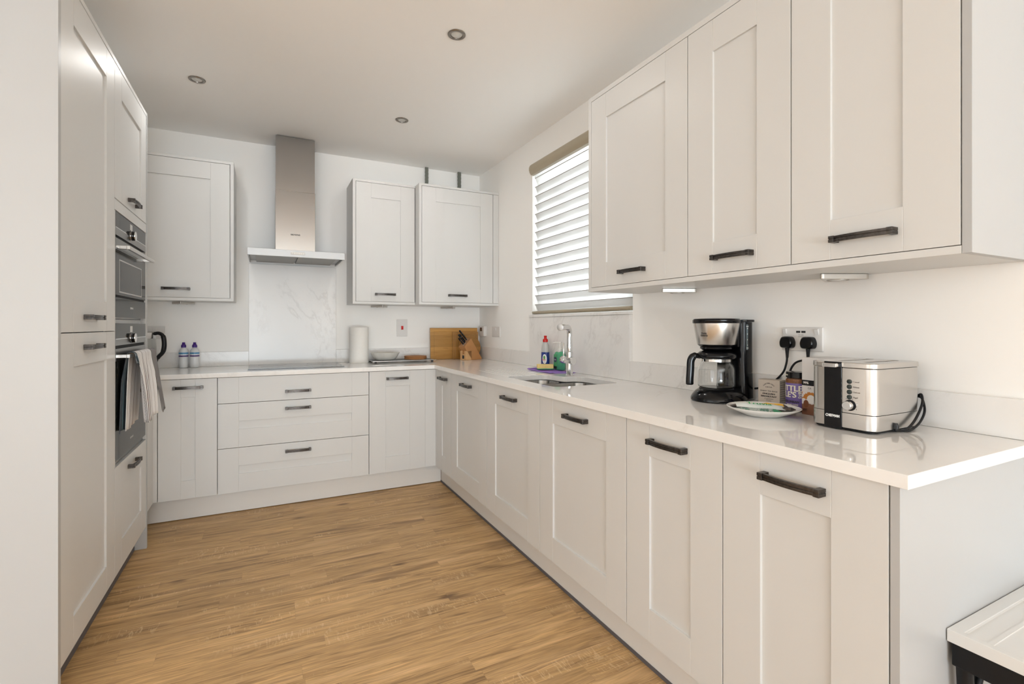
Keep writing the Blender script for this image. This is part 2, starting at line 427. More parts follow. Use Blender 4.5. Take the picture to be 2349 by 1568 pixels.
struct(MB().box(XL, LW-.1, 1.945, 2.045, 0, H).build('wall_return', M_WALL))
# open room behind the camera: side wall with a window, rear wall with patio doors
mb = MB(); mb.plate([(YR, 0), (2.045, 0), (2.045, H), (YR, H)], [[(-1.4, .8), (1.0, .8), (1.0, 2.1), (-1.4, 2.1)]], XL-.1, XL)
mb.xf(Matrix(((0, 0, 1, 0), (1, 0, 0, 0), (0, 1, 0, 0), (0, 0, 0, 1)))); struct(mb.build('wall_side', M_WALL))
mb = MB(); mb.plate([(XL-.1, 0), (R+.3, 0), (R+.3, H), (XL-.1, H)], [[(-2.3, .02), (1.1, .02), (1.1, 2.15), (-2.3, 2.15)]], YR-.1, YR)
mb.xf(Matrix(((1, 0, 0, 0), (0, 0, 1, 0), (0, 1, 0, 0), (0, 0, 0, 1)))); struct(mb.build('wall_rear', M_WALL))
w3 = struct(MB().box(-2.3, -2.24, YR-.09, YR-.01, .02, 2.15).box(1.04, 1.1, YR-.09, YR-.01, .02, 2.15).box(-2.24, 1.04, YR-.09, YR-.01, 2.09, 2.15)
   .box(-2.24, 1.04, YR-.09, YR-.01, .02, .08).box(-.63, -.57, YR-.09, YR-.01, .08, 2.09).build('door_1', M_UPVC))
w4 = struct(MB().box(XL-.08, XL-.02, -1.4, -1.34, .8, 2.1).box(XL-.08, XL-.02, .94, 1.0, .8, 2.1).box(XL-.08, XL-.02, -1.34, .94, 2.04, 2.1)
   .box(XL-.08, XL-.02, -1.34, .94, .8, .86).box(XL-.08, XL-.02, -.23, -.17, .86, 2.04).build('window_2', M_UPVC))

# kitchen window: reveal frame, pane
wf = struct(MB().box(R+.16, R+.23, WY0, WY0+.06, WZ0+.016, WZ1).box(R+.16, R+.23, WY1-.06, WY1, WZ0+.016, WZ1)
   .box(R+.16, R+.23, WY0+.06, WY1-.06, WZ1-.06, WZ1).box(R+.16, R+.23, WY0+.06, WY1-.06, WZ0+.016, WZ0+.08)
   .box(R+.17, R+.22, 2.80, 2.84, WZ0+.08, WZ1-.06).build('window_1', M_UPVC, bev=.004))
M_PANE = bpy.data.materials.new('window_glass'); M_PANE.use_nodes = True; nt = M_PANE.node_tree; nt.nodes.clear()
ou = nt.nodes.new('ShaderNodeOutputMaterial'); ga = nt.nodes.new('ShaderNodeBsdfTransparent'); gb = nt.nodes.new('ShaderNodeBsdfGlossy'); mx = nt.nodes.new('ShaderNodeMixShader'); fr = nt.nodes.new('ShaderNodeFresnel')
ga.inputs[0].default_value = (.95, .97, .96, 1); gb.inputs['Roughness'].default_value = .0; fr.inputs[0].default_value = 1.45
nt.links.new(fr.outputs[0], mx.inputs[0]); nt.links.new(ga.outputs[0], mx.inputs[1]); nt.links.new(gb.outputs[0], mx.inputs[2]); nt.links.new(mx.outputs[0], ou.inputs[0])
MB().box(R+.19, R+.20, WY0+.06, WY1-.06, WZ0+.08, WZ1-.06).build('window_pane', M_PANE, wf)

# ------------------------------------------------------------------ bow handle (faces local -Y, long side along X)
def handle_mesh():
    m_ = MB(); n = 14; Lh = .066
    for z0, z1 in ((-.0082, -.0009), (.0009, .0082)):
        rs = []
        for k in range(n+1):
            u = -Lh + 2*Lh*k/n; b = .0235 + .0065*(1-(u/Lh)**2)
            rs.append([(u, -b, z0), (u, -b, z1), (u, -b+.009, z1), (u, -b+.009, z0)])
        m_.rings(rs)
    for rs in (((-.0082+.001, .0082-.001),),):
        for z0, z1 in rs:
            r_ = []
            for k in range(n+1):
                u = -Lh + 2*Lh*k/n; b = .0215 + .0065*(1-(u/Lh)**2)
                r_.append([(u, -b, z0), (u, -b, z1), (u, -b+.006, z1), (u, -b+.006, z0)])
            m_.rings(r_)
    for s_ in (-1, 1):
        a, b = sorted((s_*.0625, s_*.0765))
        for z0, z1 in ((-.0088, -.0006), (.0006, .0088)): m_.box(a, b, -.0275, 0, z0, z1)
        m_.box(a+.001, b-.001, -.0262, 0, -.0078, .0078)
    return m_.mesh('handle', M_PEW)
HM = handle_mesh()
def handle(parent, loc, rot): return place('handle', HM, parent, loc, rot, bev=.0009, seg=2)
RB, RR, RL = 0., -pi/2, pi/2        # facing -Y (back run), -X (right run), +X (left run)

def front(name, parent, w, h, loc, rot, st=.112, rt=.106, rb=.107, panel=True, material=None, th=.02):
    g, gd, pd = .0013, .0009, .0075
    xc = [0, st-g, st, w-st, w-st+g, w]
    if panel:
        zc = [0, rb, h-rt, h]
        dep = [[0, gd, 0, gd, 0], [0, 0, pd, 0, 0], [0, gd, 0, gd, 0]]
    else:
        zc = [0, h]; dep = [[0, gd, 0, gd, 0]]
    me = MB().relief(xc, zc, dep, th).mesh(name, material or M_CAB)
    return place(name, me, parent, loc, rot, bev=.0007, seg=1)
def off(rot, u, n):   # local (u along, n outward) -> world xy offset
    return (u*cos(rot) + n*sin(rot), u*sin(rot) - n*cos(rot))

def carcass(parent, x0, x1, y0, y1, z0, z1, openside, top=True, name='carcass', material=None):
    t_ = .018; m_ = MB()
    m_.box(x0, x1, y0, y1, z0, z0+t_)
    if top: m_.box(x0, x1, y0, y1, z1-t_, z1)
    za, zb = z0+t_, (z1-t_ if top else z1)
    if openside in ('-y',):
        m_.box(x0, x0+t_, y0, y1, za, zb); m_.box(x1-t_, x1, y0, y1, za, zb); m_.box(x0+t_, x1-t_, y1-.008, y1, za, zb)
    else:
        m_.box(x0, x1, y0, y0+t_, za, zb); m_.box(x0, x1, y1-t_, y1, za, zb)
        if openside == '-x': m_.box(x1-.008, x1, y0+t_, y1-t_, za, zb)
        else: m_.box(x0, x0+.008, y0+t_, y1-t_, za, zb)
    return m_.build(name, material or M_CARC, parent)

G = .0019   # half gap between fronts
# ---- base run along the right wall
GR = 'base cabinets along the right wall'
def base_right(y0, y1, label, rt=.1085):
    th_ = thing('base_cabinet', label, 'cabinet', (XB+.3, (y0+y1)/2, .12), group=GR)
    carcass(th_, XB+.032, R-.012, y0+.0005, y1-.0005, ZD0, ZW-.004, '-x', top=False)
    w = y1-y0-2*G; st = .112 if w > .34 else .101
    d = front('door', th_, w, ZD1-ZD0, (XB, y1-G, ZD0), RR, st)
    handle(d, (XB, (y0+y1)/2, .7985), RR)
    return th_
YR_ = [3.433, 3.139, 2.5395, 1.9395, 1.3385, .9385, .5375]
base_right(YR_[1], YR_[0], 'narrow base cabinet in the corner of the right run beside the corner post')
base_right(YR_[2], YR_[1], 'wide base cabinet right of the narrow corner cabinet, under the knife block')
base_right(YR_[3], YR_[2], 'wide base cabinet below the sink and tap')
base_right(YR_[4], YR_[3], 'wide base cabinet just right of the sink cabinet, towards the coffee maker')
base_right(YR_[5], YR_[4], 'narrower base cabinet in front of the coffee maker, left of the last one')
base_right(YR_[6], YR_[5], 'nearest base cabinet in front of the toaster, next to the white end panel')
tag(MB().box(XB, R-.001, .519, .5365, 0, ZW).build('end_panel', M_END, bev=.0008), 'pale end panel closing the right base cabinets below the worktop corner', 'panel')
tag(MB().box(XB, XB+.06, 3.4345, YB+.018, ZD0, ZD1).box(XB-.080, XB-.0005, YB, YB+.018, ZD0, ZD1).build('corner_post', M_CAB, bev=.0008), 'slim corner post where the back and right base runs meet', 'panel')
# ---- base run along the back wall
GB = 'base cabinets along the back wall'
def base_back(x0, x1, label):
    th_ = thing('base_cabinet', label, 'cabinet', ((x0+x1)/2, YB+.3, .12), group=GB)
    carcass(th_, x0+.0005, x1-.0005, YB+.032, D-.012, ZD0, ZW-.004, '-y', top=False)
    return th_
XBK = [-.5647, -.2648, .6353, 1.0346]
c1 = base_back(XBK[0], XBK[1], 'slim base cabinet left of the drawers, nearest the oven tower')
d = front('door', c1, .3-2*G, ZD1-ZD0, (XBK[0]+G, YB, ZD0), RB); handle(d, (-.4135, YB, .8015), RB)
c3 = base_back(XBK[2], XBK[3], 'base cabinet right of the drawers, below the serving rack')
d = front('door', c3, .4-2*G, ZD1-ZD0, (XBK[2]+G, YB, ZD0), RB); handle(d, (.830, YB, .7985), RB)
c2 = tag(base_back(XBK[1], XBK[2], 'x'), 'wide three drawer base cabinet under the hob', 'cabinet', GB); c2.name = 'drawer_cabinet'
for z0, z1, pn, hz in ((.6935, ZD1, False, .749), (.4180, .6905, True, .6395), (ZD0, .4150, True, .3645)):
    d = front('drawer', c2, .9-2*G, z1-z0, (XBK[1]+G, YB, z0), RB, .112, .1105, .1115, pn)
    handle(d, (.1865, YB, hz), RB)
tag(MB().box(-.604, XBK[0]-.0015, YB, YB+.018, ZD0, ZD1).box(-.604, -.586, 3.182, YB-.0005, ZD0, ZD1).build('corner_post', M_CAB, bev=.0008), 'slim filler post between the oven tower and the back cabinets', 'panel')
# plinths
tag(MB().box(-.70, 1.1735, 3.5324, 3.5494, .004, .141).build('plinth', M_PLIN, bev=.001), 'light grey plinth under the back base cabinets', 'plinth')
pl = thing('plinth', 'grey plinth with dark floor seal under the right base cabinets', 'plinth', (1.18, 2, 0))
MB().box(1.1747, 1.1917, .5375, 3.531, .012, .141).build('board', M_PLIN, pl, bev=.001)
MB().box(1.171, 1.1746, .5375, 3.531, .0, .013).build('seal', M_SEAL, pl)
pl = thing('plinth', 'dark edged plinth recessed under the tall left cabinets', 'plinth', (-.62, 2.5, 0))
MB().box(-.641, -.624, 1.963, 3.160, .012, .116).build('board', M_PLIN, pl, bev=.001)
MB().box(-.6238, -.6120, 1.963, 3.160, .0, .022).build('seal', M_SEAL, pl)

# ---- tall left units
Y0, Y1, Y2 = 1.9630, 2.5617, 3.1620
tall = thing('tall_cabinet', 'full height tall cabinet at the left edge, two doors', 'cabinet', (-.85, 2.26, .10))
carcass(tall, LW+.01, L-.032, Y0+.0005, Y1-.0005, .1185, 2.269, '+x')
for z0, z1, hz, rt, rb in ((.1185, 1.1455, 1.096, .1105, .100), (1.1485, 2.267, 1.200, .113, .112)):
    d = front('door', tall, Y1-Y0-2*G, z1-z0, (L, Y0+G, z0), RL, .112, rt, rb); handle(d, (L, 2.250, hz), RL)
tower = thing('oven_tower', 'tall oven housing cabinet holding the two built in ovens', 'cabinet', (-.85, 2.86, .10))
m_ = MB()
for a, b in ((.1185, .1365), (.560, .578), (1.180, 1.198), (1.652, 1.670), (2.251, 2.269)): m_.box(LW+.01, L-.022, Y1+.0005, Y2-.0005, a, b)
m_.box(LW+.01, L-.0, Y1+.0005, Y1+.010, .578, 1.652).box(LW+.01, L, Y2-.016, Y2-.0005, .578, 1.652)
m_.box(LW+.01, L-.022, Y1+.0005, Y1+.018, .1365, .56).box(LW+.01, L-.022, Y2-.018, Y2-.0005, .1365, .56)
m_.box(LW+.01, L-.022, Y1+.0005, Y1+.018, 1.67, 2.251).box(LW+.01, L-.022, Y2-.018, Y2-.0005, 1.67, 2.251)
m_.build('carcass', M_CARC, tower)
d = front('door', tower, Y2-Y1-2*G, 2.267-1.704, (L, Y1+G, 1.704), RL, .112, .113, .112); handle(d, (L, 2.855, 1.744), RL)
d = front('door', tower, Y2-Y1-2*G, .5755-.1185, (L, Y1+G, .1185), RL, .112, .115, .118); handle(d, (L, 2.855, .528), RL)
MB().box(L-.02, L, Y1+G, Y2-G, 1.655, 1.7005).build('fascia', M_CAB, tower, bev=.0007)
# strip of dark trim below lower oven
MB().box(L-.03, L-.012, Y1+.011, Y2-.017, .5785, .590).build('trim_strip', M_STEELD, tower)
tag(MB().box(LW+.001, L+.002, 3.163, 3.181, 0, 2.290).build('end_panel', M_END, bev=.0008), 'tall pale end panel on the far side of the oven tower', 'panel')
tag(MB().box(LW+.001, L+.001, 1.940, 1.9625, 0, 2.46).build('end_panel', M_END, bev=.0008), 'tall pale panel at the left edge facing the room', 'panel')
tag(MB().box(LW+.01, L+.001, 1.9635, 3.162, 2.2695, 2.288).build('cornice', M_CAB, bev=.0008), 'flat cornice board along the top of the tall left cabinets', 'cornice')

# ---- wall units
def wallunit(name, label, group, fr, door, openside):
    pass
GW = 'wall cabinets along the right wall'
def wall_right_unit(y0, y1, label):
    th_ = thing('wall_cabinet', label, 'cabinet', (XU+.16, (y0+y1)/2, 1.8), group=GW)
    carcass(th_, XU+.030, R-.001, y0+.0005, y1-.0005, ZU0-.001, ZU1+.0015, '-x')
    d = front('door', th_, y1-y0-2*G, ZU1-ZU0, (XU, y1-G, ZU0), RR, .112, .111, .109)
    handle(d, (XU, (y0+y1)/2, 1.404), RR)
YU = [1.9292, 1.3284, .9291, .5298]
wall_right_unit(YU[1], YU[0], 'widest of the right wall cabinets, beside the window blind')
wall_right_unit(YU[2], YU[1], 'narrower wall cabinet above the coffee maker, middle of three')
wall_right_unit(YU[3], YU[2], 'nearest wall cabinet above the toaster, cropped by the top of the picture')
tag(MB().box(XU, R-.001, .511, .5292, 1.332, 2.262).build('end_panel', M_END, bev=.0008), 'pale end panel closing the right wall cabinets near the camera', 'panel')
tag(MB().box(XU, R-.001, 1.9298, 1.951, 1.332, 2.262).build('end_panel', M_CAB, bev=.0008), 'thin end panel of the right wall cabinets beside the window', 'panel')
tag(MB().box(XU, R-.001, .5298, 1.9292, 1.332, 1.3502).build('light_pelmet', M_CAB, bev=.0008), 'long underside board below the right wall cabinets carrying two lights', 'panel')
tag(MB().box(XU, R-.001, .5298, 1.9292, 2.2405, 2.262).build('cornice', M_CAB, bev=.0008), 'flat top board above the right wall cabinets', 'cornice')

def framed_unit(label, x0, x1, xd0, xd1, yf, left, right, filler=None, loc=None, z1=2.238, hx=None):
    th_ = thing('wall_cabinet', label, 'cabinet', ((x0+x1)/2, yf+.15, 1.8), group='wall cabinets on the back wall')
    m_ = MB(); m_.box(x0, x1, yf, D-.001, 1.332, 1.3505).box(x0, x1, yf, D-.001, 2.2405, 2.258)
    if left: m_.box(x0, xd0-.0005, yf, D-.001, 1.3505, 2.2405)
    if right: m_.box(xd1+.0005, x1, yf, D-.001, 1.3505, 2.2405)
    m_.box(xd0, xd1, D-.02, D-.001, 1.3505, 2.2405)
    if not left: m_.box(xd0, xd0+.018, yf+.022, D-.02, 1.3505, 2.2405)
    if not right: m_.box(xd1-.018, xd1, yf+.022, D-.02, 1.3505, 2.2405)
    m_.build('carcass', M_CAB, th_, bev=.0006, seg=1)
    d = front('door', th_, xd1-xd0-2*G, z1-ZU0, (xd0+G, yf, ZU0), RB, .110, .109, .109)
    handle(d, (hx, yf, 1.4065), RB)
    return th_
framed_unit('wide wall cabinet on the back wall left of the extractor hood', -.832, -.193, -.811, -.214, YUB, True, True, hx=-.5125)
framed_unit('narrow wall cabinet right of the extractor hood', .570, 1.0385, .591, 1.036, YUB, True, False, hx=.807)
u = framed_unit('deeper corner wall cabinet under the two grey straps', 1.040, R-.001, 1.061, 1.6574, YUC, True, False, hx=1.348)
MB().box(1.6595, R-.002, YUC+.001, YUC+.019, 1.352, 2.238).build('filler_strip', M_CAB, u, bev=.0007)
# grey straps up to the ceiling
for x0, x1, lb in ((1.199, 1.226, 'left of the two grey flat straps rising to the ceiling above the corner cabinet'), (1.490, 1.520, 'right hand grey strap nearer the corner, rising to the ceiling above the corner cabinet')):
    m_ = MB(); rs = []
    for k in range(25):
        z = 2.259 + (H-2.259)*k/24; j = .0012*sin(k*2.1)
        rs.append([(x0+j, 4.020, z), (x1+j, 4.020, z), (x1+j, 4.028, z), (x0+j, 4.028, z)])
    m_.rings(rs); ms = mat('grey_strap', (.16, .165, .14), .6)
    tag(m_.build('pipe_strap', ms), lb, 'strap', 'grey straps above the corner cabinet')

# ---- worktop
xo, yo = XB-.0148, YB-.0148
outer = [(-.589, yo), (xo, yo), (xo, .4989), (R-.001, .4989), (R-.001, D-.001), (LW+.001, D-.001), (LW+.001, 3.182), (-.620, 3.182), (-.620, yo)]
cut = rpoly([(1.207, 1.955), (1.207, 2.485), (1.470, 2.485), (1.490, 2.325), (1.588, 2.290), (1.588, 1.955)], [.045, .045, .055, .03, .05, .05])
wt = tag(MB().plate(outer, [cut], ZW, ZT).build('worktop', M_QTZ), 'glossy white quartz worktop running round the corner with the sink cutout', 'worktop')
# drainer grooves cut into the stone
mc = MB()
for k in range(6):
    xg = 1.222 + .046*k
    mc.prism([(-.0032, .002), (-.0028, -.0026), (.0028, -.0026), (.0032, .002)], 'y', 2.480, 2.905 - .0*k)
    for v in mc.bm.verts:
        if not v.tag: v.co.x += xg; v.co.z += ZT; v.tag = True
cm = mc.mesh('cut', M_QTZ); co = bpy.data.objects.new('cut', cm); COL.objects.link(co)
bo = wt.modifiers.new('b', 'BOOLEAN'); bo.operation = 'DIFFERENCE'; bo.object = co; bo.solver = 'EXACT'
bpy.context.view_layer.update()
nm = bpy.data.meshes.new_from_object(wt.evaluated_get(bpy.context.evaluated_depsgraph_get()))
wt.modifiers.clear(); old = wt.data; wt.data = nm; bpy.data.meshes.remove(old); bpy.data.objects.remove(co); bpy.data.meshes.remove(cm)
bv = wt.modifiers.new('bevel', 'BEVEL'); bv.width = .0018; bv.segments = 2; bv.limit_method = 'ANGLE'; bv.angle_limit = rad(50)
# upstands and splashbacks
ZS = .985
def slab(label, *b, name='upstand', m=None): return tag(MB().box(*b).build(name, m or M_QTZW, bev=.0012), label, 'upstand' if name == 'upstand' else 'splashback')
slab('low quartz upstand on the back wall left of the hob splashback', LW+.001, -.1125, D-.0205, D-.0005, ZT+.0005, ZS)
slab('low quartz upstand on the back wall right of the hob, behind the rack', .4885, R-.0215, D-.0205, D-.0005, ZT+.0005, ZS)
slab('tall marbled splashback slab between hob and extractor hood', -.112, .488, D-.0205, D-.0005, ZT+.0005, 1.622, name='splashback')
slab('low quartz upstand on the right wall between corner and window', R-.0205, R-.0005, 3.0885, D-.021, ZT+.0005, ZS)
slab('marbled splashback slab below the window behind the tap', R-.0205, R-.0005, 2.003, 3.088, ZT+.0005, 1.2285, name='splashback')
slab('low veined quartz upstand behind the toaster and coffee maker', R-.0205, R-.0005, .4989, 2.0025, ZT+.0005, ZS)
struct(MB().box(R-.026, R+.158, WY0+.001, WY1+.008, 1.2295, 1.2455).build('trim_1', M_QTZW, bev=.0012)).location.y -= .0

# ---- sink
sk = thing('sink', 'stainless steel one and a half bowl sink set under the worktop', 'sink', (1.4, 2.2, .70))
def bowl(x0, x1, y0, y1, depth, dx, dy):
    rs = []
    zt = ZW-.001
    for ins, z, r in ((-.012, zt, .075), (0, zt, .065), (.001, zt-.004, .062), (.008, zt-.03, .06), (.014, zt-depth+.03, .055), (.030, zt-depth+.006, .05), (.055, zt-depth, .04)):
        rs.append([(p[0], p[1], z) for p in rrect(x0+ins, x1-ins, y0+ins, y1-ins, r, 6)])
    b = MB().rings(rs, True, False, True).build('bowl', mat('sink_steel', (.27, .26, .245), .24, 1.), sk, smooth=50)
    so = b.modifiers.new('s', 'SOLIDIFY'); so.thickness = .001; so.offset = -1
    MB().lathe([(.042, 0), (.042, .002), (.034, .003), (.03, .001), (.012, .001), (.008, .004)], (dx, dy, zt-depth+.0015), 28).build('drain', M_CHROME, sk, smooth=40)
bowl(1.222, 1.572, 1.972, 2.268, .155, 1.40, 2.12)
bowl(1.222, 1.462, 2.304, 2.468, .125, 1.34, 2.386)
# ---- tap
M_TAPC = mat('tap_end_cap', (.55, .55, .55), .5, 1.)
tc = (1.560, 2.372)
tp = thing('tap', 'tall chrome mixer tap with squared spout behind the sink', 'tap', (tc[0], tc[1], ZT))
MB().lathe([(.0245, 0), (.0255, .003), (.0225, .006), (.0195, .007), (.0195, .075), (.0195, .135)], (*tc, ZT+.0004), 32).build('base', M_CHROME, tp, smooth=40)
P0 = Vector((tc[0], tc[1], ZT+.135)); dx_, dy_ = -.75, -.66
pth = [P0 + Vector((0, 0, -.02)), P0, P0+Vector((0, 0, .105))]
for k in range(1, 9):
    a = rad(90)*k/8; rr_ = .038
    pth.append(P0 + Vector((dx_*rr_*(1-cos(a)), dy_*rr_*(1-cos(a)), .105 + .038*sin(a))))
e = pth[-1]
pth += [e + Vector((dx_, dy_, 0))*.05, e + Vector((dx_, dy_, 0))*.125, e + Vector((dx_, dy_, 0))*.152]
MB().tube(pth, [.0195, .0150] + [.0150]*9 + [.0155, .0175, .0185], 24).build('spout', M_CHROME, tp, smooth=50)
capm = MB().lathe([(.0184, 0), (.0184, .0012), (.0170, .0020)], (0, 0, 0), 32, axis='y'); capm.xf(Matrix.Translation(pth[-1] + Vector((dx_, dy_, 0))*.0001) @ Matrix.Rotation(math.atan2(dy_, dx_) - pi/2, 4, 'Z')); capm.build('aerator_cap', M_TAPC, tp, smooth=30)
MB().lathe([(.0158, 0), (.0165, .002), (.0165, .05), (.0155, .055)], (tc[0], tc[1], ZT+.130), 28).build('collar', M_CHROME, tp, smooth=40)
MB().lathe([(.0205, 0), (.0215, .002), (.0215, .066), (.0195, .068), (.0195, .071), (.0215, .073), (.0215, .112), (.019, .116)], (tc[0], tc[1]-.040, ZT+.088), 32, axis='y').build('lever_body', M_CHROME, tp, smooth=40)
MB().lathe([(.004, 0), (.0045, .002), (.0045, .078), (.003, .08)], (tc[0], tc[1]+.062, ZT+.106), 16).build('lever', M_CHROME, tp, smooth=40)

# ------------------------------------------------------------------ blind
bl = thing('window_blind', 'sheer white slatted blind with beige cassette on the kitchen window', 'blind', (R, 2.54, 1.25))
cs = []
prof = [(R+.012, 2.322), (R-.012, 2.322), (R-.022, 2.314), (R-.030, 2.298), (R-.031, 2.280), (R-.026, 2.262), (R-.014, 2.246), (R+.008, 2.244), (R+.012, 2.250)]
MB().prism(prof, 'y', WY0+.004, WY1-.004).build('cassette', M_BEIGE, bl, smooth=40)
M_SHADE = bpy.data.materials.new('sheer_blind_fabric'); M_SHADE.use_nodes = True; nt = M_SHADE.node_tree; nt.nodes.clear()
ou = nt.nodes.new('ShaderNodeOutputMaterial'); di = nt.nodes.new('ShaderNodeBsdfDiffuse'); tr = nt.nodes.new('ShaderNodeBsdfTranslucent'); mx = nt.nodes.new('ShaderNodeMixShader')
di.inputs[0].default_value = (.80, .785, .76, 1); tr.inputs[0].default_value = (.56, .55, .545, 1); mx.inputs[0].default_value = .55
nt.links.new(di.outputs[0], mx.inputs[1]); nt.links.new(tr.outputs[0], mx.inputs[2]); nt.links.new(mx.outputs[0], ou.inputs[0])
m_ = MB(); p_ = .0646; xs0 = R+.012
for k in range(16):
    zt = 2.2240 - p_*k
    if k == 15: break
    prof = [(xs0, zt), (xs0+.004, zt-.004), (xs0+.012, zt-.022), (xs0+.022, zt-.045), (xs0+.030, zt-.072), (xs0+.033, zt-.100)]
    if zt-.100 < 1.265: prof = [(a, max(b, 1.262)) for a, b in prof]
    a = [m_.bm.verts.new((x_, WY0+.012, z_)) for x_, z_ in prof]; b = [m_.bm.verts.new((x_, WY1-.018, z_)) for x_, z_ in prof]
    for i in range(len(prof)-1):
        if prof[i][1] > prof[i+1][1]+1e-5: m_.bm.faces.new((a[i], a[i+1], b[i+1], b[i]))
prof = [(xs0-.004, 2.252), (xs0-.001, 2.226)]
a = [m_.bm.verts.new((x_, WY0+.012, z_)) for x_, z_ in prof]; b = [m_.bm.verts.new((x_, WY1-.018, z_)) for x_, z_ in prof]
m_.bm.faces.new((a[0], a[1], b[1], b[0]))
m_.build('shade', M_SHADE, bl, smooth=60)
# thin dark upper hems of the vanes
m_ = MB()
for k in range(15): m_.box(xs0-.0012, xs0+.0012, WY0+.012, WY1-.018, 2.2240-p_*k-.0020, 2.2240-p_*k+.0014)
hem = m_.build('vane_hem', mat('vane_hem', (.27, .24, .21), .7), bl); hem['kind'] = 'stuff'
MB().prism([(R+.034, 1.252), (R-.002, 1.252), (R-.010, 1.258), (R-.012, 1.264), (R-.008, 1.271), (R+.034, 1.276)], 'y', WY0+.010, WY1-.014).build('bottom_rail', M_BEIGE, bl, smooth=40)

# ------------------------------------------------------------------ ovens
def relief_obj(name, parent, xc, zc, dep, th, loc, rot, material, bev=.0006):
    return place(name, MB().relief(xc, zc, dep, th).mesh(name, material), parent, loc, rot, bev=bev, seg=1)
YO0, YO1 = 2.574, 3.143
def bar(parent, z, name='bar_handle'):
    o_ = MB().box(-.531, -.519, 2.600, 3.112, z-.008, z+.008).build(name, M_BRUSH, parent, bev=.0012)
    MB().box(-.5625, -.531, 2.600, 2.622, z-.007, z+.007).build('handle_post', M_BRUSH, o_, bev=.001)
    MB().box(-.5625, -.531, 3.090, 3.112, z-.007, z+.007).build('handle_post', M_BRUSH, o_, bev=.001)
def knob(parent, y, z):
    kb_ = MB().lathe([(.0225, 0), (.0225, .004), (.0215, .006), (.0215, .0145)], (L+.0005, y, z), 32, axis='x').build('control_knob', M_BLACK, parent, smooth=30)
    MB().lathe([(.0216, 0), (.0218, .001), (.0212, .0030), (.019, .0034)], (L+.0151, y, z), 32, axis='x').build('knob_cap', M_CHROME, kb_, smooth=30)
    MB().lathe([(.0235, 0), (.0235, .002), (.0228, .0025)], (L+.0012, y, z), 32, axis='x').build('knob_ring', M_CHROME, kb_, smooth=30)
ov = thing('oven', 'built in combination oven with dark glass at eye level', 'oven', (-.8, 2.86, 1.2))
MB().box(-.98, L-.020, YO0+.004, YO1-.004, 1.2, 1.648).build('body', M_STEELD, ov)
relief_obj('control_panel', ov, [0, YO1-YO0], [0, .030, .0325, .098], [[0], [.0], [0]], .018, (L+.0005, YO0, 1.552), RL, M_GLASSB)
MB().box(L, L+.0012, YO0, YO1, 1.552, 1.5825).build('trim_band', M_STEELD, ov)
MB().box(L+.0008, L+.0018, YO0, YO1, 1.5825, 1.5855).build('trim_line', M_CHROME, ov)
MB().box(L+.0006, L+.0010, 2.818, 2.862, 1.612, 1.640).build('display', mat('display_glass', (.55, .53, .50), .2), ov)
knob(ov, 2.841, 1.588)
dr = MB().box(L-.020, L+.0005, YO0, YO1-.006, 1.300, 1.540).build('oven_door', M_GLASSB, ov, bev=.0008)
MB().box(L+.0006, L+.0014, YO0, YO1-.006, 1.500, 1.540).build('trim_band', M_STEELD, dr)
m_ = MB(); m_.plate([(2.629, 1.312), (3.050, 1.312), (3.050, 1.455), (2.629, 1.455)], [[(2.636, 1.318), (3.043, 1.318), (3.043, 1.449), (2.636, 1.449)]], L+.0008, L+.0012)
m_.xf(Matrix(((0, 0, 1, 0), (1, 0, 0, 0), (0, 1, 0, 0), (0, 0, 0, 1)))); m_.build('window_border', mat('oven_window_line', (.42, .42, .41), .3), dr)
bar(dr, 1.503)
MB().box(L-.020, L+.0005, YO0, YO1-.006, 1.206, 1.290).build('warming_flap', M_GLASSB, ov, bev=.0008)
text('SIEMENS', .013, M_PRINTW, ov, (L+.0006, 2.850, 1.250), (0, 1, 0), (0, 0, 1), fit=.06)
MB().box(L-.03, L-.006, YO0, YO1, 1.290, 1.300).build('vent_slot', M_DARK, ov)

ov = thing('oven', 'lower built in oven with striped towels hanging on its bar handle', 'oven', (-.8, 2.86, .6))
MB().box(-.98, L-.020, YO0+.004, YO1-.004, .60, 1.178).build('body', M_STEELD, ov)
relief_obj('control_panel', ov, [0, YO1-YO0], [0, .094], [[0]], .018, (L+.0005, YO0, 1.086), RL, M_GLASSB)
MB().box(L, L+.0012, YO0, YO1, 1.086, 1.112).build('trim_band', M_STEELD, ov)
MB().box(L+.0008, L+.0018, YO0, YO1, 1.112, 1.115).build('trim_line', M_CHROME, ov)
MB().box(L+.0006, L+.0010, 2.820, 2.864, 1.140, 1.168).build('display', mat('display_glass', (.55, .53, .50), .2), ov)
knob(ov, 2.841, 1.113)
MB().box(L-.03, L-.006, YO0, YO1, 1.072, 1.086).build('vent_slot', M_DARK, ov)
dr = MB().box(L-.020, L+.0005, YO0, YO1-.002, .601, 1.072).build('oven_door', M_GLASSB, ov, bev=.0008)
MB().box(L+.0006, L+.0014, YO0, YO1-.002, 1.020, 1.072).build('trim_band', M_STEELD, dr)
text('SIEMENS', .013, M_PRINTW, dr, (L+.0006, 2.850, .650), (0, 1, 0), (0, 0, 1), fit=.06)
bar(dr, 1.040)

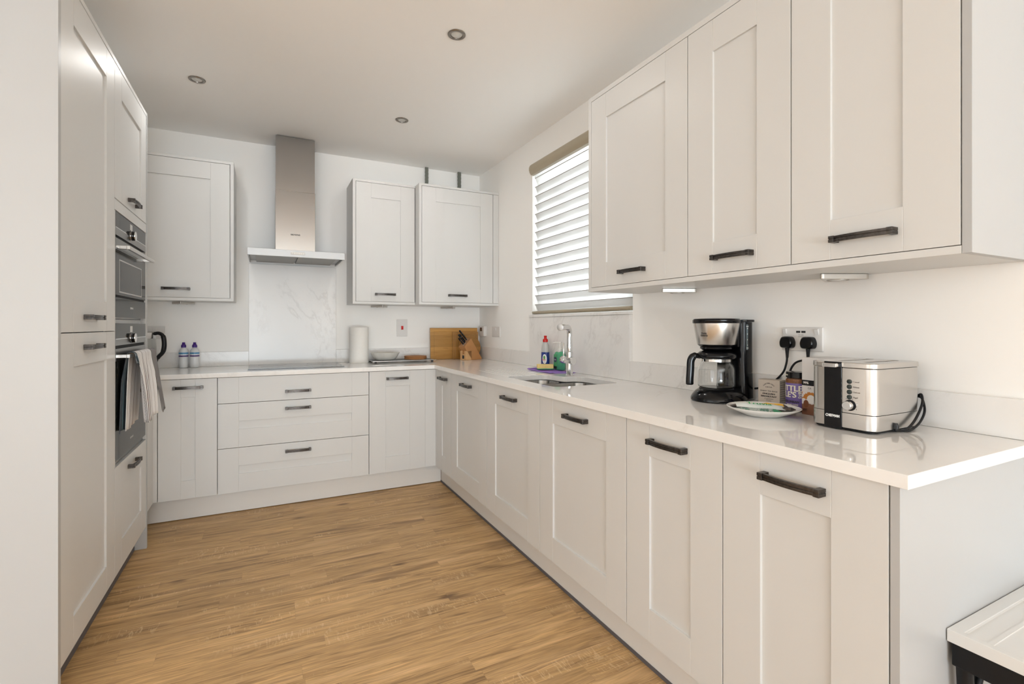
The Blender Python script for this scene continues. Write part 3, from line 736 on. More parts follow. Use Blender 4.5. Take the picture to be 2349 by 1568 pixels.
# towels over the lower oven handle
def towel(y0, y1, fr, bk, xf_, xb_, material, label, folds, amp, seed, phase=0.):
    # fr / bk = (y0, y1, z) of the front and the back hem
    ns = 64; bm = bmesh.new(); grid = []; zc, r = 1.040, .0155
    path_ = [('b', bk[2] + (zc-bk[2])*k/16) for k in range(17)] + [('a', pi - pi*k/8) for k in range(1, 8)] + [('f', zc - (zc-fr[2])*k/16) for k in range(17)]
    for kd, v in path_:
        rw = []
        for j in range(ns+1):
            s_ = j/ns; h_ = None
            if kd == 'f': q, h_ = (zc-v)/(zc-fr[2]), fr
            elif kd == 'b': q, h_ = (zc-v)/(zc-bk[2]), bk
            else: q = 0.
            y = y0+(y1-y0)*s_
            if h_: y = y*(1-q**.8) + (h_[0]+(h_[1]-h_[0])*s_)*q**.8
            w_ = sin(s_*folds*2*pi+phase) + .35*sin(s_*folds*4.3*pi+1.3+phase)
            env = min(1, q*3+.10)*(.4+.6*min(1, q*1.6))
            if kd == 'b': x_ = (-.525-r*.9)*(1-min(1, q*3)) + xb_*min(1, q*3) + min(amp, .007)*env*w_*.5; z = v - .008*q*sin(s_*4+seed)
            elif kd == 'a': x_ = -.525 + r*cos(v); z = zc + r*sin(v)*.95 + .0015*(w_+1)*.4
            else: x_ = -.525 + r + (xf_+.525-r)*q**1.15 + amp*(w_+.9)*.5*env; z = v - .010*q*sin(s_*5+seed)
            rw.append(bm.verts.new((x_, y, z)))
        grid.append(rw)
    uvl = bm.loops.layers.uv.new('UVMap')
    for i in range(len(grid)-1):
        for j in range(ns):
            f = bm.faces.new((grid[i][j], grid[i][j+1], grid[i+1][j+1], grid[i+1][j]))
            for lp_, (a, b) in zip(f.loops, ((i, j), (i, j+1), (i+1, j+1), (i+1, j))): lp_[uvl].uv = (b/ns, a/len(grid))
    me = bpy.data.meshes.new('towel'); bm.to_mesh(me); bm.free(); me.materials.append(material)
    o_ = place('towel', me, None, smooth=80)
    so = o_.modifiers.new('s', 'SOLIDIFY'); so.thickness = .0022; so.offset = 0
    return tag(o_, label, 'towel')
def stripes(name, base, dark, seq, vfreq=60.):
    m = mat(name, base, .95); t = NT(m); u_, v_ = t.uv(); c = (*base, 1)
    for pos_, w_, colr, zig in seq:
        uu = u_
        if zig: uu = t.m('ADD', u_, t.m('MULTIPLY', t.m('PINGPONG', t.m('MULTIPLY', v_, vfreq), .5), zig))
        f = t.m('LESS_THAN', t.m('ABSOLUTE', t.m('SUBTRACT', uu, pos_)), w_)
        if zig: f = t.m('MULTIPLY', f, t.m('GREATER_THAN', t.m('FRACT', t.m('MULTIPLY', v_, vfreq*2)), .35))
        c = t.mix(f, c, (*colr, 1))
    t.base(c); x, y, z, P = t.pos(); t.bump(t.noise(P, 700., 2.), .5, .0008); return m
BLK, BRN, GRY = (.02, .015, .022), (.10, .045, .045), (.30, .27, .27)
M_TW1 = stripes('striped_towel', (.74, .73, .73), BLK, [(.06, .006, BLK, 0), (.16, .0035, BLK, .02), (.28, .004, BRN, 0), (.31, .007, BLK, 0), (.36, .003, GRY, 0), (.47, .0038, BLK, .022), (.58, .005, BRN, 0), (.61, .003, GRY, 0), (.70, .004, GRY, .015), (.78, .006, BRN, 0), (.82, .003, GRY, 0), (.90, .004, GRY, .012)])
M_TW2 = stripes('dark_striped_towel', (.045, .06, .075), BLK, [(.10, .085, (.62, .65, .70), 0), (.10, .010, BLK, .02), (.40, .05, (.035, .10, .13), 0), (.60, .055, (.58, .62, .66), 0), (.60, .008, BLK, .02), (.86, .04, (.05, .13, .15), 0)])
M_TW3 = tinted('grey_towel', (.225, .215, .215), .95, .06, 90., .4, 500)
towel(2.640, 2.676, (2.638, 2.676, 1.005), (2.578, 2.690, .716), -.505, -.552, M_TW2, 'navy and white striped tea towel hanging nearest the tall cabinet', 2.2, .006, 3, 2.)
towel(2.684, 2.962, (2.700, 2.885, .742), (2.625, 2.850, .722), -.490, -.543, M_TW1, 'white tea towel with thin brown and black stripes on the oven bar', 3.2, .022, 7, .6)
towel(2.972, 3.085, (2.960, 3.075, .740), (2.985, 3.080, .90), -.470, -.545, M_TW3, 'plain grey tea towel at the far end of the oven bar', .8, .008, 11, 1.)

# ------------------------------------------------------------------ extractor hood
hd = thing('extractor_hood', 'stainless steel chimney extractor hood above the hob', 'hood', (.19, 3.8, 1.62))
MB().box(-.108, .487, 3.556, 3.572, 1.625, 1.671).box(-.108, .487, 3.5725, D-.022, 1.655, 1.671).box(-.108, -.100, 3.5725, D-.022, 1.630, 1.655).box(.479, .487, 3.5725, D-.022, 1.630, 1.655).box(-.100, .479, 3.5725, D-.022, 1.646, 1.655).build('canopy', M_HOODF, hd, bev=.0012)
for a, b in ((-.062, .183), (.196, .440)):
    m_ = MB(); m_.box(a, b, 3.625, D-.04, 1.634, 1.6455).build('filter', mat('hood_filter', (.33, .325, .31), .5, 1.), hd, bev=.001)
for a, b in ((-.020, .045), (.340, .400)):
    MB().box(a, b, 3.590, 3.612, 1.638, 1.6455).build('hood_lamp', mat('lamp_cover', (.25, .25, .245), .3), hd, bev=.001)
MB().box(.0575, .3155, 3.790, D-.002, 1.6715, 2.118).build('chimney', M_HOODS, hd, bev=.001)
MB().box(.0600, .3130, 3.7925, D-.002, 2.1185, H-.006).build('upper_chimney', M_HOODS, hd, bev=.001)
cp = MB().box(.147, .232, 3.5548, 3.556, 1.6415, 1.6575).build('control_panel', mat('hood_buttons', (.62, .60, .56), .35), hd, bev=.0015)
for k in range(6): MB().box(.151+.0135*k, .1615+.0135*k, 3.5538, 3.5549, 1.6445, 1.6545).build('button', mat('hood_button', (.74, .73, .71), .3), cp, bev=.0005)
text('SIEMENS', .0145, M_PRINT, hd, (.1855, 3.790, 1.8120), (1, 0, 0), (0, 0, 1), fit=.062, bold=.0006)
# ------------------------------------------------------------------ hob
hb = thing('hob', 'flat black glass induction hob set on the back worktop', 'hob', (.19, 3.8, ZT))
MB().box(-.106, .489, 3.582, 4.015, ZT+.0004, ZT+.0062).build('glass_plate', mat('hob_glass', (.018, .018, .019), .035, 0., 1.7, spec=1.), hb, bev=.0015)
for cx_, cy_, r_ in ((.04, 3.72, .072), (.04, 3.90, .09), (.34, 3.72, .09), (.34, 3.90, .072)):
    m_ = MB(); m_.plate([(cx_+r_*cos(2*pi*k/48), cy_+r_*sin(2*pi*k/48)) for k in range(48)], [[(cx_+(r_-.0012)*cos(2*pi*k/48), cy_+(r_-.0012)*sin(2*pi*k/48)) for k in range(48)]], ZT+.0062, ZT+.0064)
    m_.build('zone_ring', mat('hob_marking', (.12, .12, .12), .3), hb)

# ------------------------------------------------------------------ ceiling spotlights
M_NICK = mat('brushed_nickel', (.30, .27, .24), .22, 1.)
def spot(x_, y_, lb):
    ld = bpy.data.lights.new('spot_fill', 'AREA'); ld.shape = 'DISK'; ld.size = .05; ld.energy = 2.0; ld.color = (1., .98, .95)  # fill lamp added below each spot to brighten floor and back wall
    lo = bpy.data.objects.new('spot_fill', ld); COL.objects.link(lo); lo.location = (x_, y_, H-.007)
    s_ = thing('ceiling_spotlight', lb, 'light', (x_, y_, H), group='recessed ceiling spotlights')
    MB().lathe([(.0405, 0), (.0415, -.002), (.0395, -.0045), (.031, -.0055), (.0275, -.0045), (.0265, -.001), (.0265, 0)], (x_, y_, H-.0002), 48, cap0=False, cap1=False).build('ring', M_NICK, s_, smooth=40)
    MB().lathe([(.0262, -.0008), (.0245, -.0022), (.0235, -.0022), (.016, -.0012), (.006, -.0026), (.001, -.0030)], (x_, y_, H-.0002), 40).build('lamp', mat('lamp_glass', (.62, .62, .60), .12), s_, smooth=40)
spot(.782, 2.125, 'round nickel ceiling spotlight nearest the camera')
spot(-.336, 3.145, 'round nickel ceiling spotlight at the left near the tall cabinets')
spot(.789, 3.168, 'round nickel ceiling spotlight furthest back, right of the hood')

# ------------------------------------------------------------------ under cabinet lights
def puck(cx_, cy_, rot, lb, w=.140, dp=.145, h=.0165):
    s_ = thing('under_cabinet_light', lb, 'light', (cx_, cy_, 1.3318), rot, 'triangular under cabinet lights')
    tri = rpoly([(0, -dp*.5), (w*.5, dp*.5), (-w*.5, dp*.5)], .014)
    m_ = MB(); m_.prism(tri, 'z', -h, -.0004); m_.build('housing', mat('satin_nickel', (.55, .52, .48), .3, 1.), s_, bev=.001, world=False)
    MB().lathe([(.031, 0), (.031, -.0008), (.0285, -.001), (.0285, 0)], (0, .022, -h), 36, cap0=False, cap1=False).build('rim', M_NICK, s_, world=False, smooth=40)
    MB().lathe([(.022, 0), (.022, -.001), (.018, -.0018)], (0, .022, -h), 36).build('lens', mat('frosted_lens', (.75, .75, .73), .35), s_, world=False, smooth=40)
puck(1.606, 1.612, RR, 'triangular under cabinet light nearer the window on the right wall')
puck(1.606, .930, RR, 'triangular under cabinet light above the sockets, nearest the camera')
puck(-.505, 3.935, RB, 'triangular light under the wall cabinet left of the hood')
puck(.812, 3.935, RB, 'triangular light under the narrow wall cabinet right of the hood')
puck(1.400, 3.955, RB, 'barely visible triangular light under the deep corner wall cabinet')

# ------------------------------------------------------------------ electrics
def plate_at(parent, x0, x1, y0, y1, z0, z1, material, bev=.002): return MB().box(x0, x1, y0, y1, z0, z1).build('plate', material, parent, bev=bev)
so = thing('wall_socket', 'white double wall socket with two black plugs behind the toaster', 'socket', (R, 1.095, 1.12))
MB().box(R-.009, R-.0005, 1.021, 1.170, 1.080, 1.164).build('plate', M_WHITE2, so, bev=.003)
for y_ in (1.160-.003, 1.046-.005): MB().prism([(R-.009, 1.160), (R-.0165, 1.157), (R-.010, 1.138), (R-.009, 1.138)], 'y', y_-.007, y_+.006).build('rocker_switch', M_WHITE, so, bev=.0006)
for y_ in (1.107, 1.088):
    MB().box(R-.0096, R-.009, y_-.0075, y_+.0075, 1.1445, 1.1515).build('usb_port', M_DARK, so)
text('5V USB', .0055, mat('grey_print', (.25, .25, .25), .5), so, (R-.0092, 1.097, 1.137), (0, -1, 0), (0, 0, 1), fit=.018)
text('charging', .005, mat('grey_print', (.25, .25, .25), .5), so, (R-.0092, 1.097, 1.131), (0, -1, 0), (0, 0, 1), fit=.020)
def plug(y_, lb, cord, w=.048):
    pg = thing('plug', lb, 'plug', (R-.01, y_, 1.11), group='black plugs in the right wall socket')
    pr = rpoly([(y_-w*.36, 1.1315), (y_+w*.36, 1.1315), (y_+w*.52, 1.108), (y_+w*.42, 1.089), (y_-w*.42, 1.089), (y_-w*.52, 1.108)], .012, 4)
    m_ = MB(); rs = []
    cy = sum(p[0] for p in pr)/len(pr); cz = sum(p[1] for p in pr)/len(pr)
    for k_, xx in ((1., R-.0095), (1., R-.026), (.96, R-.032), (.82, R-.0355)):
        rs.append([(xx, cy+(a-cy)*k_, cz+(b-cz)*k_) for a, b in pr])
    m_.rings(rs); m_.build('plug_body', M_BLACK, pg, smooth=40)
    MB().tube([(R-.021, y_, 1.092), (R-.021, y_, 1.078), (R-.021, y_, 1.066), (R-.021, y_, 1.054)], [.0075, .006, .0052, .0044], 14).build('strain_relief', M_RUB, pg, smooth=50)
    MB().tube(smoothpath([(R-.021, y_, 1.058)] + cord, 10), .0036, 10).build('cord', M_RUB, pg, smooth=60)
plug(1.1405, 'black plug at the left of the socket, its cord falling behind the tea box', [(R-.022, 1.1425, 1.035), (R-.026, 1.150, 1.005), (R-.030, 1.168, .980), (R-.033, 1.200, .952), (R-.036, 1.235, .936), (R-.040, 1.258, .930)])
plug(1.0640, 'black plug at the right of the socket, its cord arching behind the coffee jar', [(R-.022, 1.070, 1.0475), (R-.026, 1.085, 1.047), (R-.028, 1.108, 1.035), (R-.030, 1.124, 1.005), (R-.031, 1.128, .96), (R-.032, 1.120, .90), (R-.040, 1.09, .888), (R-.028, 1.03, .888)])

so = thing('wall_socket', 'white wall socket behind the kettle in the left corner', 'socket', (-.69, D, 1.12))
MB().box(-.764, -.616, D-.009, D-.0005, 1.081, 1.167).build('plate', M_WHITE2, so, bev=.002)
for x_ in (-.675, -.745): MB().box(x_-.009, x_+.009, D-.014, D-.009, 1.135, 1.156).build('rocker_switch', M_WHITE, so, bev=.001)
so = thing('cooker_switch', 'tall white cooker switch plate with red rocker on the back wall', 'switch', (1.01, D, 1.15))
MB().box(.966, 1.054, D-.009, D-.0005, 1.081, 1.222).build('plate', M_WHITE2, so, bev=.002)
MB().box(1.002, 1.019, D-.014, D-.009, 1.137, 1.168).build('rocker_switch', M_RED, so, bev=.001)
so = thing('wall_socket', 'small white switched outlet on the right wall near the corner', 'socket', (R, 3.69, 1.12))
MB().box(R-.009, R-.0005, 3.612, 3.765, 1.077, 1.163).build('plate', M_WHITE2, so, bev=.002)
MB().box(R-.013, R-.009, 3.685, 3.705, 1.130, 1.152).build('rocker_switch', M_WHITE, so, bev=.001)
for y_ in (3.66, 3.73): MB().lathe([(.004, 0), (.004, .0012), (.002, .0016)], (R-.0104, y_, 1.105), 12, axis='x').build('screw', M_WHITE, so)
so = thing('thermostat', 'grey white box controller with small dark display in the corner', 'thermostat', (R, 3.95, 1.12))
MB().box(R-.030, R-.0005, 3.893, 4.000, 1.078, 1.165).build('housing', M_WHITE2, so, bev=.005, seg=3)
MB().box(R-.0308, R-.0302, 3.930, 3.975, 1.122, 1.154).build('display', mat('dark_display', (.04, .008, .010), .1), so)

# ------------------------------------------------------------------ left corner: kettle, bottles
kt = thing('kettle', 'glass and steel kettle with black handle in the left corner', 'kettle', (-.700, 3.850, ZT))
kc = (-.700, 3.850, ZT)
MB().lathe([(.073, .0005), (.075, .006), (.075, .012), (.071, .016), (.071, .022), (.074, .024), (.074, .058), (.070, .062)], kc, 40).build('base', M_STEEL, kt, smooth=30)
MB().lathe([(.0755, .012), (.0762, .014), (.0755, .016)], kc, 40).build('trim_ring', M_BLACK, kt, smooth=30)
MB().lathe([(.0705, .062), (.0712, .066), (.0690, .12), (.0660, .205)], kc, 40, cap1=False).build('jug', glass('kettle_glass', (.86, .87, .86), .08, 1.3), kt, smooth=40)
MB().lathe([(.0672, .205), (.0680, .209), (.0665, .243), (.060, .249), (.02, .253), (.010, .262), (.001, .264)], kc, 40).build('lid', M_STEEL, kt, smooth=30)
MB().tube(smoothpath([(kc[0]+.060, kc[1]-.02, ZT+.236), (kc[0]+.088, kc[1]-.028, ZT+.238), (kc[0]+.110, kc[1]-.036, ZT+.218), (kc[0]+.116, kc[1]-.038, ZT+.165), (kc[0]+.108, kc[1]-.036, ZT+.118), (kc[0]+.083, kc[1]-.03, ZT+.085), (kc[0]+.070, kc[1]-.026, ZT+.050)], 6), [.011]*12+[.0135]*12+[.012]*8+[.007]*5, 14, 1.15).build('handle', M_BLACK, kt, smooth=60)

def bottle(x_, y_, lb, seed):
    b = thing('water_bottle', lb, 'bottle', (x_, y_, ZT), group='small water bottles')
    c_ = (x_, y_, ZT+.0005)
    prof = [(.020, 0), (.026, .003), (.0275, .012), (.0283, .03), (.0278, .05), (.0262, .062), (.0262, .066), (.0278, .075), (.0278, .108), (.0262, .118), (.020, .129), (.0125, .134), (.0125, .139)]
    MB().lathe(prof, c_, 36, f=lambda a, z: 1 + (.03*cos(5*a) if z < .012 else 0)).build('bottle_body', mat('water_plastic', (.90, .915, .925), .10, 0., 1.3, .30), b, smooth=50)
    lb_ = MB().lathe([(.0281, .076), (.0283, .077), (.0283, .107), (.0281, .108)], c_, 36, cap0=False, cap1=False).build('label', mat('bottle_label', (.6, .6, .65), .35), b, smooth=50)
    m = lb_.data.materials[0]
    MB().lathe([(.0285, .0762), (.0287, .0765), (.0287, .085), (.0285, .0853)], c_, 36, cap0=False, cap1=False).build('label_band', mat('purple_label_band', (.05, .015, .12), .35), b, smooth=50)
    MB().lathe([(.0285, .0935), (.0287, .094), (.0287, .1045), (.0285, .105)], c_, 36, cap0=False, cap1=False).build('label_sky', mat('blue_label_band', (.08, .25, .42), .35), b, smooth=50)
    a0 = math.atan2(-y_, -x_)
    wrap_text('volvic', .011, mat('label_script', (.90, .92, .95), .4), b, (x_, y_), .0289, a0, ZT+.0905, bold=.0002, fit=.034)
    MB().lathe([(.0145, .138), (.015, .140), (.015, .150), (.0135, .156), (.0095, .160), (.0085, .171), (.0075, .173)], c_, 28, f=lambda a, z: 1+.02*cos(24*a) if z < .152 else 1).build('cap', M_PURP, b, smooth=40)
bottle(-.502, 3.985, 'small purple capped water bottle, the left one of the pair', 1)
bottle(-.438, 3.978, 'small purple capped water bottle, the right one of the pair', 2)

# ------------------------------------------------------------------ paper roll, rack, dish, cork mats
pr = thing('paper_towel_roll', 'white kitchen paper roll standing beside the hob', 'paper roll', (.643, 3.930, ZT))
MB().lathe([(.020, .0005), (.071, .0005), (.0722, .002), (.0722, .274), (.071, .2755), (.022, .2755), (.020, .272), (.020, .010)], (.643, 3.930, ZT), 56, cap0=False, cap1=True).build('roll', M_PAPER, pr, smooth=30)
MB().lathe([(.0195, .002), (.0195, .272), (.0175, .272), (.0175, .002)], (.643, 3.930, ZT), 24, cap0=False, cap1=False).build('cardboard_core', mat('cardboard', (.35, .25, .16), .8), pr, smooth=30)

TR = thing('serving_rack', 'low silver grid rack with black feet on the back worktop', 'rack', (.968, 3.9, ZT))
zt_ = .8985
m_ = MB()
x0, x1, y0, y1 = .720, 1.215, 3.775, 4.020
m_.box(x0, x1, y0, y0+.007, zt_-.003, zt_+.001).box(x0, x1, y1-.007, y1, zt_-.003, zt_+.001).box(x0, x0+.007, y0+.007, y1-.007, zt_-.003, zt_+.001).box(x1-.007, x1, y0+.007, y1-.007, zt_-.003, zt_+.001)
m_.build('frame', mat('rack_chrome', (.75, .75, .74), .2, 1.), TR)
m_ = MB()
for k in range(1, 34): m_.box(x0+(x1-x0)*k/34-.0012, x0+(x1-x0)*k/34+.0012, y0+.006, y1-.006, zt_-.002, zt_+.0005)
for k in range(1, 16): m_.box(x0+.006, x1-.006, y0+(y1-y0)*k/16-.001, y0+(y1-y0)*k/16+.001, zt_-.0025, zt_+.0002)
g_ = m_.build('wire_grid', mat('rack_wire', (.28, .27, .26), .35, 1.), TR); g_['kind'] = 'stuff'
for a, b in ((.745, 3.800), (1.190, 3.800), (.745, 3.995), (1.190, 3.995)): MB().lathe([(.009, 0), (.0095, .002), (.0085, .0125)], (a, b, ZT+.0003), 20).build('foot', M_BLKM, TR, smooth=40)
# fluted oval dish
ds = thing('oval_dish', 'cream fluted oval dish standing on the rack', 'dish', (.850, 3.905, zt_))
def flut(a, z): return 1 + .035*abs(cos(5*a))*min(1, z/.02)
prof = [(.030, .0012), (.058, .0016), (.074, .010), (.088, .030), (.100, .054), (.1035, .060), (.1015, .0615), (.097, .056), (.085, .032), (.070, .012), (.045, .0048), (.012, .0042)]
MB().lathe(prof, (.838, 3.895, zt_), 80, 1.06, .80, f=flut).build('dish_body', mat('cream_ceramic', (.62, .60, .55), .18), ds, smooth=50)
for k in range(3):
    tag(MB().lathe([(.088, 0), (.0895, .0015), (.0895, .0072), (.088, .0085)], (1.085+.0015*(k % 2), 3.915, zt_+.0012+.0088*k), 56).build('cork_mat', M_CORK, smooth=40),
        ['round cork mat at the bottom of the stack on the rack', 'round cork mat in the middle of the stack on the rack', 'round cork mat on top of the stack on the rack'][k], 'mat', 'stack of round cork mats')

# ------------------------------------------------------------------ boards and knife block
def lean(me_b, name, material, label, y_base, ang, bev=.003):
    o_ = me_b.build(name, material, bev=bev)
    return o_
def board(x0, x1, h, ybase, tilt, th, name, material, label, groove=.012, gw=.005):
    w = x1-x0
    xc = [0, groove, groove+gw, w-groove-gw, w-groove, w]; zc = [0, groove, groove+gw, h-groove-gw, h-groove, h]; g_ = .0025
    dep = [[0]*5, [0, g_, g_, g_, 0], [0, g_, 0, g_, 0], [0, g_, g_, g_, 0], [0]*5]
    o_ = place(name, MB().relief(xc, zc, dep, th).mesh(name, material), None, (x0, ybase, ZT+.0015), (-tilt, 0, 0), bev=.0018, seg=2)
    return tag(o_, label, 'chopping board')
board(1.240, 1.668, .266, 4.000, rad(2.0), .014, 'chopping_board', M_BAMB, 'large bamboo chopping board leaning on the back wall', .028, .006)
board(1.432, 1.668, .232, 3.978, rad(3.4), .012, 'chopping_board', M_BAMB2, 'medium bamboo chopping board leaning in front of the large board', .016, .004)
m_ = MB(); m_.lathe([(.012, .012), (.100, .012), (.101, .010), (.101, .002), (.099, 0), (.090, 0), (.0885, .002), (.0855, .002), (.084, 0), (.012, 0)], (0, 0, 0), 72, axis='y')
o_ = m_.build('round_chopping_board', M_BAMB2, smooth=40); o_.location = (1.572, 3.945, ZT+.1015); o_.rotation_euler = (-rad(5.5), 0, 0)
tag(o_, 'round bamboo board behind the knife block', 'chopping board')

kb = thing('knife_block', 'beech knife block full of black handled knives in the corner', 'knife block', (1.455, 3.868, ZT), rad(-70+70+20))
# local x = length (away from the front), y = width; front faces local -x
kb.rotation_euler = (0, 0, rad(20)); wk = .076
MB().prism([(.062, .001), (.172, .001), (.176, .013), (.052, .182), (-.018, .112)], 'y', -wk, 0).build('block_body', M_BEECH, kb, bev=.0015, world=False)
fb = MB(); fb.box(0, .060, -wk, -.050, .001, .078).box(0, .060, -.026, 0, .001, .078).box(0, .060, -.0498, -.0262, .001, .050)
fb.build('front_box', M_BEECHL, kb, world=False, bev=.0005)
MB().box(-.0008, -.0001, -.050, -.026, .012, .040).build('badge', mat('dark_badge', (.035, .042, .042), .4), kb, world=False)
nk = [( .008, .020, .105, -.020), (.026, .020, .118, -.022), (.006, .055, .112, -.055), (.030, .055, .100, -.052), (.044, .035, .150, -.036)]
dirk = Vector((-.71, 0, .71)).normalized()
for i, (la, yy, ln_, y2) in enumerate([(-.008, .0, .082, -.058), (.004, .0, .104, -.060), (.016, .0, .092, -.050), (.028, .0, .118, -.056), (.042, .0, .080, -.026)]):
    base = Vector((la, y2, la+.134)) + dirk*.002
    rs = []
    upk = Vector((0, 1, 0)); sd = dirk.cross(upk).normalized()
    for s_, hw, hd_ in ((0, .0045, .0070), (.010, .0052, .0074), (.020, .0048, .0064), (.5*ln_, .0058, .0074), (ln_-.018, .0055, .0070), (ln_-.006, .0062, .0080), (ln_, .0045, .006)):
        cc = base + dirk*s_
        rs.append([tuple(cc + upk*hw*cos(a) + sd*hd_*sin(a)) for a in [2*pi*j/12 for j in range(12)]])
    kn_ = thing('knife', ['knife handle lowest and nearest in the beech block', 'knife second from the bottom in the beech block', 'knife in the middle of the five in the block', 'knife second from the top in the beech block', 'knife highest and furthest back in the beech block'][i], 'knife', (1.455, 3.868, ZT), rad(20), 'knives in the block')
    MB().rings(rs).build('knife_handle', M_BLACK, kn_, smooth=50, world=False)
    b0 = base + dirk*(-.001)
    m_ = MB(); rs = []
    for s_, hw, hd_ in ((.0, .0050, .0074), (.009, .0056, .0078)):
        cc = base + dirk*s_; rs.append([tuple(cc + upk*hw*cos(a) + sd*hd_*sin(a)) for a in [2*pi*j/12 for j in range(12)]])
    m_.rings(rs).build('bolster', M_CHROME, kn_, smooth=50, world=False)
    cc = base + dirk*(ln_-.030)
    MB().lathe([(.0022, 0), (.0022, .0004)], (cc.x, cc.y-.0064, cc.z), 10, axis='y').build('rivet', M_CHROME, kn_, world=False)

# ------------------------------------------------------------------ by the sink
cl = bmesh.new(); gx, gy = 28, 22; gr = []
for i in range(gx+1):
    rw = []
    for j in range(gy+1):
        u, v = i/gx, j/gy
        px_ = Vector((1.515, 2.800))*(1-u)*(1-v) + Vector((1.520, 2.515))*u*(1-v) + Vector((1.683, 2.900))*(1-u)*v + Vector((1.672, 2.475))*u*v
        z = ZT + .0028 + .0022*(1+sin(u*9+v*4))*.5 + (.0045*max(0, 1-abs(v-.08)/.08)) + (.004 if u < .05 else 0)
        rw.append(cl.verts.new((px_.x, px_.y, z)))
    gr.append(rw)
for i in range(gx):
    for j in range(gy): cl.faces.new((gr[i][j], gr[i+1][j], gr[i+1][j+1], gr[i][j+1]))
me = bpy.data.meshes.new('dish_cloth'); cl.to_mesh(me); cl.free()
mcl = tinted('purple_cloth', (.27, .16, .50), .95, .12, 40., .6, 400); me.materials.append(mcl)
o_ = place('dish_cloth', me, smooth=80); so = o_.modifiers.new('s', 'SOLIDIFY'); so.thickness = .0025; so.offset = -1
tag(o_, 'purple folded cloth lying on the worktop behind the sink', 'cloth')

ss = thing('sponge', 'yellow sponge scourer on the purple cloth', 'sponge', (1.60, 2.72, ZT+.009), rad(25))
def sponge_layer(z0, z1, col, nm):
    m_ = MB(); pts_ = rpoly([(-.034, -.052), (.034, -.052), (.030, 0), (.034, .052), (-.034, .052), (-.030, 0)], .008, 4); m_.prism(pts_, 'z', z0, z1)
    return m_.build(nm, col, ss, world=False, bev=.002)
msp = mat('sponge_yellow', (.80, .58, .16), .9); t = NT(msp); x, y, z, P = t.pos(); t.bump(t.noise(P, 500., 2.), .8, .001); t.base(t.mix(t.noise(P, 300., 2.), (.78, .58, .19, 1), (.92, .75, .34, 1)))
ss.rotation_euler = (0, 0, rad(65)); ss.location = (1.598, 2.712, ZT+.0092)
sponge_layer(.006, .030, msp, 'foam_layer'); sponge_layer(0, .006, mat('scourer_green', (.10, .42, .22), .9), 'scourer_layer')

fb = thing('dish_soap_bottle', 'blue washing up liquid bottle with red cap beside the sponge', 'bottle', (1.640, 2.775, ZT+.007))
fc = (1.643, 2.785, ZT+.0075)
MB().lathe([(.022, 0), (.030, .002), (.0315, .010), (.0315, .05), (.0305, .100), (.0300, .125), (.0270, .150), (.0200, .166), (.0125, .172), (.0115, .176)], fc, 36, .78, 1.05).build('bottle_body', mat('soap_bottle_plastic', (.76, .77, .76), .08, 0., 1.35, .45), fb, smooth=50)
MB().lathe([(.0317, .006), (.0325, .012), (.0325, .05), (.0312, .104), (.0305, .106)], fc, 36, .79, 1.055, cap0=False, cap1=False).build('label', mat('navy_label', (.008, .030, .22), .22), fb, smooth=50)
a0 = math.atan2(-fc[1], -fc[0])
m_ = MB(); n_ = 28
rs = []
for q_ in (1., .999):
    pass
cdir = Vector((cos(a0), sin(a0), 0)); cside = Vector((-sin(a0), cos(a0), 0))
def onbottle(s_, z, lift=.0006):
    a = a0 + s_/.030; return Vector((fc[0] + (.0318+lift)*cos(a)*.79, fc[1] + (.0318+lift)*sin(a)*1.055, fc[2]+z))
def oval(parent, cs_, cz, rw_, rh, material, lift, name):
    m_ = MB(); rs = []
    c_ = m_.bm.verts.new(onbottle(cs_, cz, lift)); ring1 = [m_.bm.verts.new(onbottle(cs_+.55*rw_*cos(2*pi*k/28), cz+.55*rh*sin(2*pi*k/28), lift)) for k in range(28)]
    ring = [m_.bm.verts.new(onbottle(cs_+rw_*cos(2*pi*k/28), cz+rh*sin(2*pi*k/28), lift)) for k in range(28)]
    for k in range(28):
        m_.bm.faces.new((c_, ring1[k], ring1[(k+1) % 28])); m_.bm.faces.new((ring1[k], ring[k], ring[(k+1) % 28], ring1[(k+1) % 28]))
    return m_.build(name, material, parent, smooth=60)
oval(fb, -.010, .062, .016, .032, mat('label_white', (.78, .80, .82), .4), .0010, 'label_oval')
oval(fb, -.012, .072, .007, .012, mat('label_green', (.10, .30, .08), .4), .0015, 'label_leaf')
wrap_text('Fairy', .016, mat('label_red', (.55, .03, .03), .4), fb, (fc[0], fc[1]), .0325, a0-.30, fc[2]+.058, bold=.0003, fit=.024)
wrap_text('Platinum', .010, M_PRINTW, fb, (fc[0], fc[1]), .0325, a0-.25, fc[2]+.028, bold=.0001, fit=.030)
MB().lathe([(.0165, .172), (.0170, .174), (.0170, .187), (.0155, .191), (.0095, .194), (.0085, .204), (.0100, .206), (.0100, .212), (.008, .214)], fc, 28).build('cap', M_RED, fb, smooth=40)

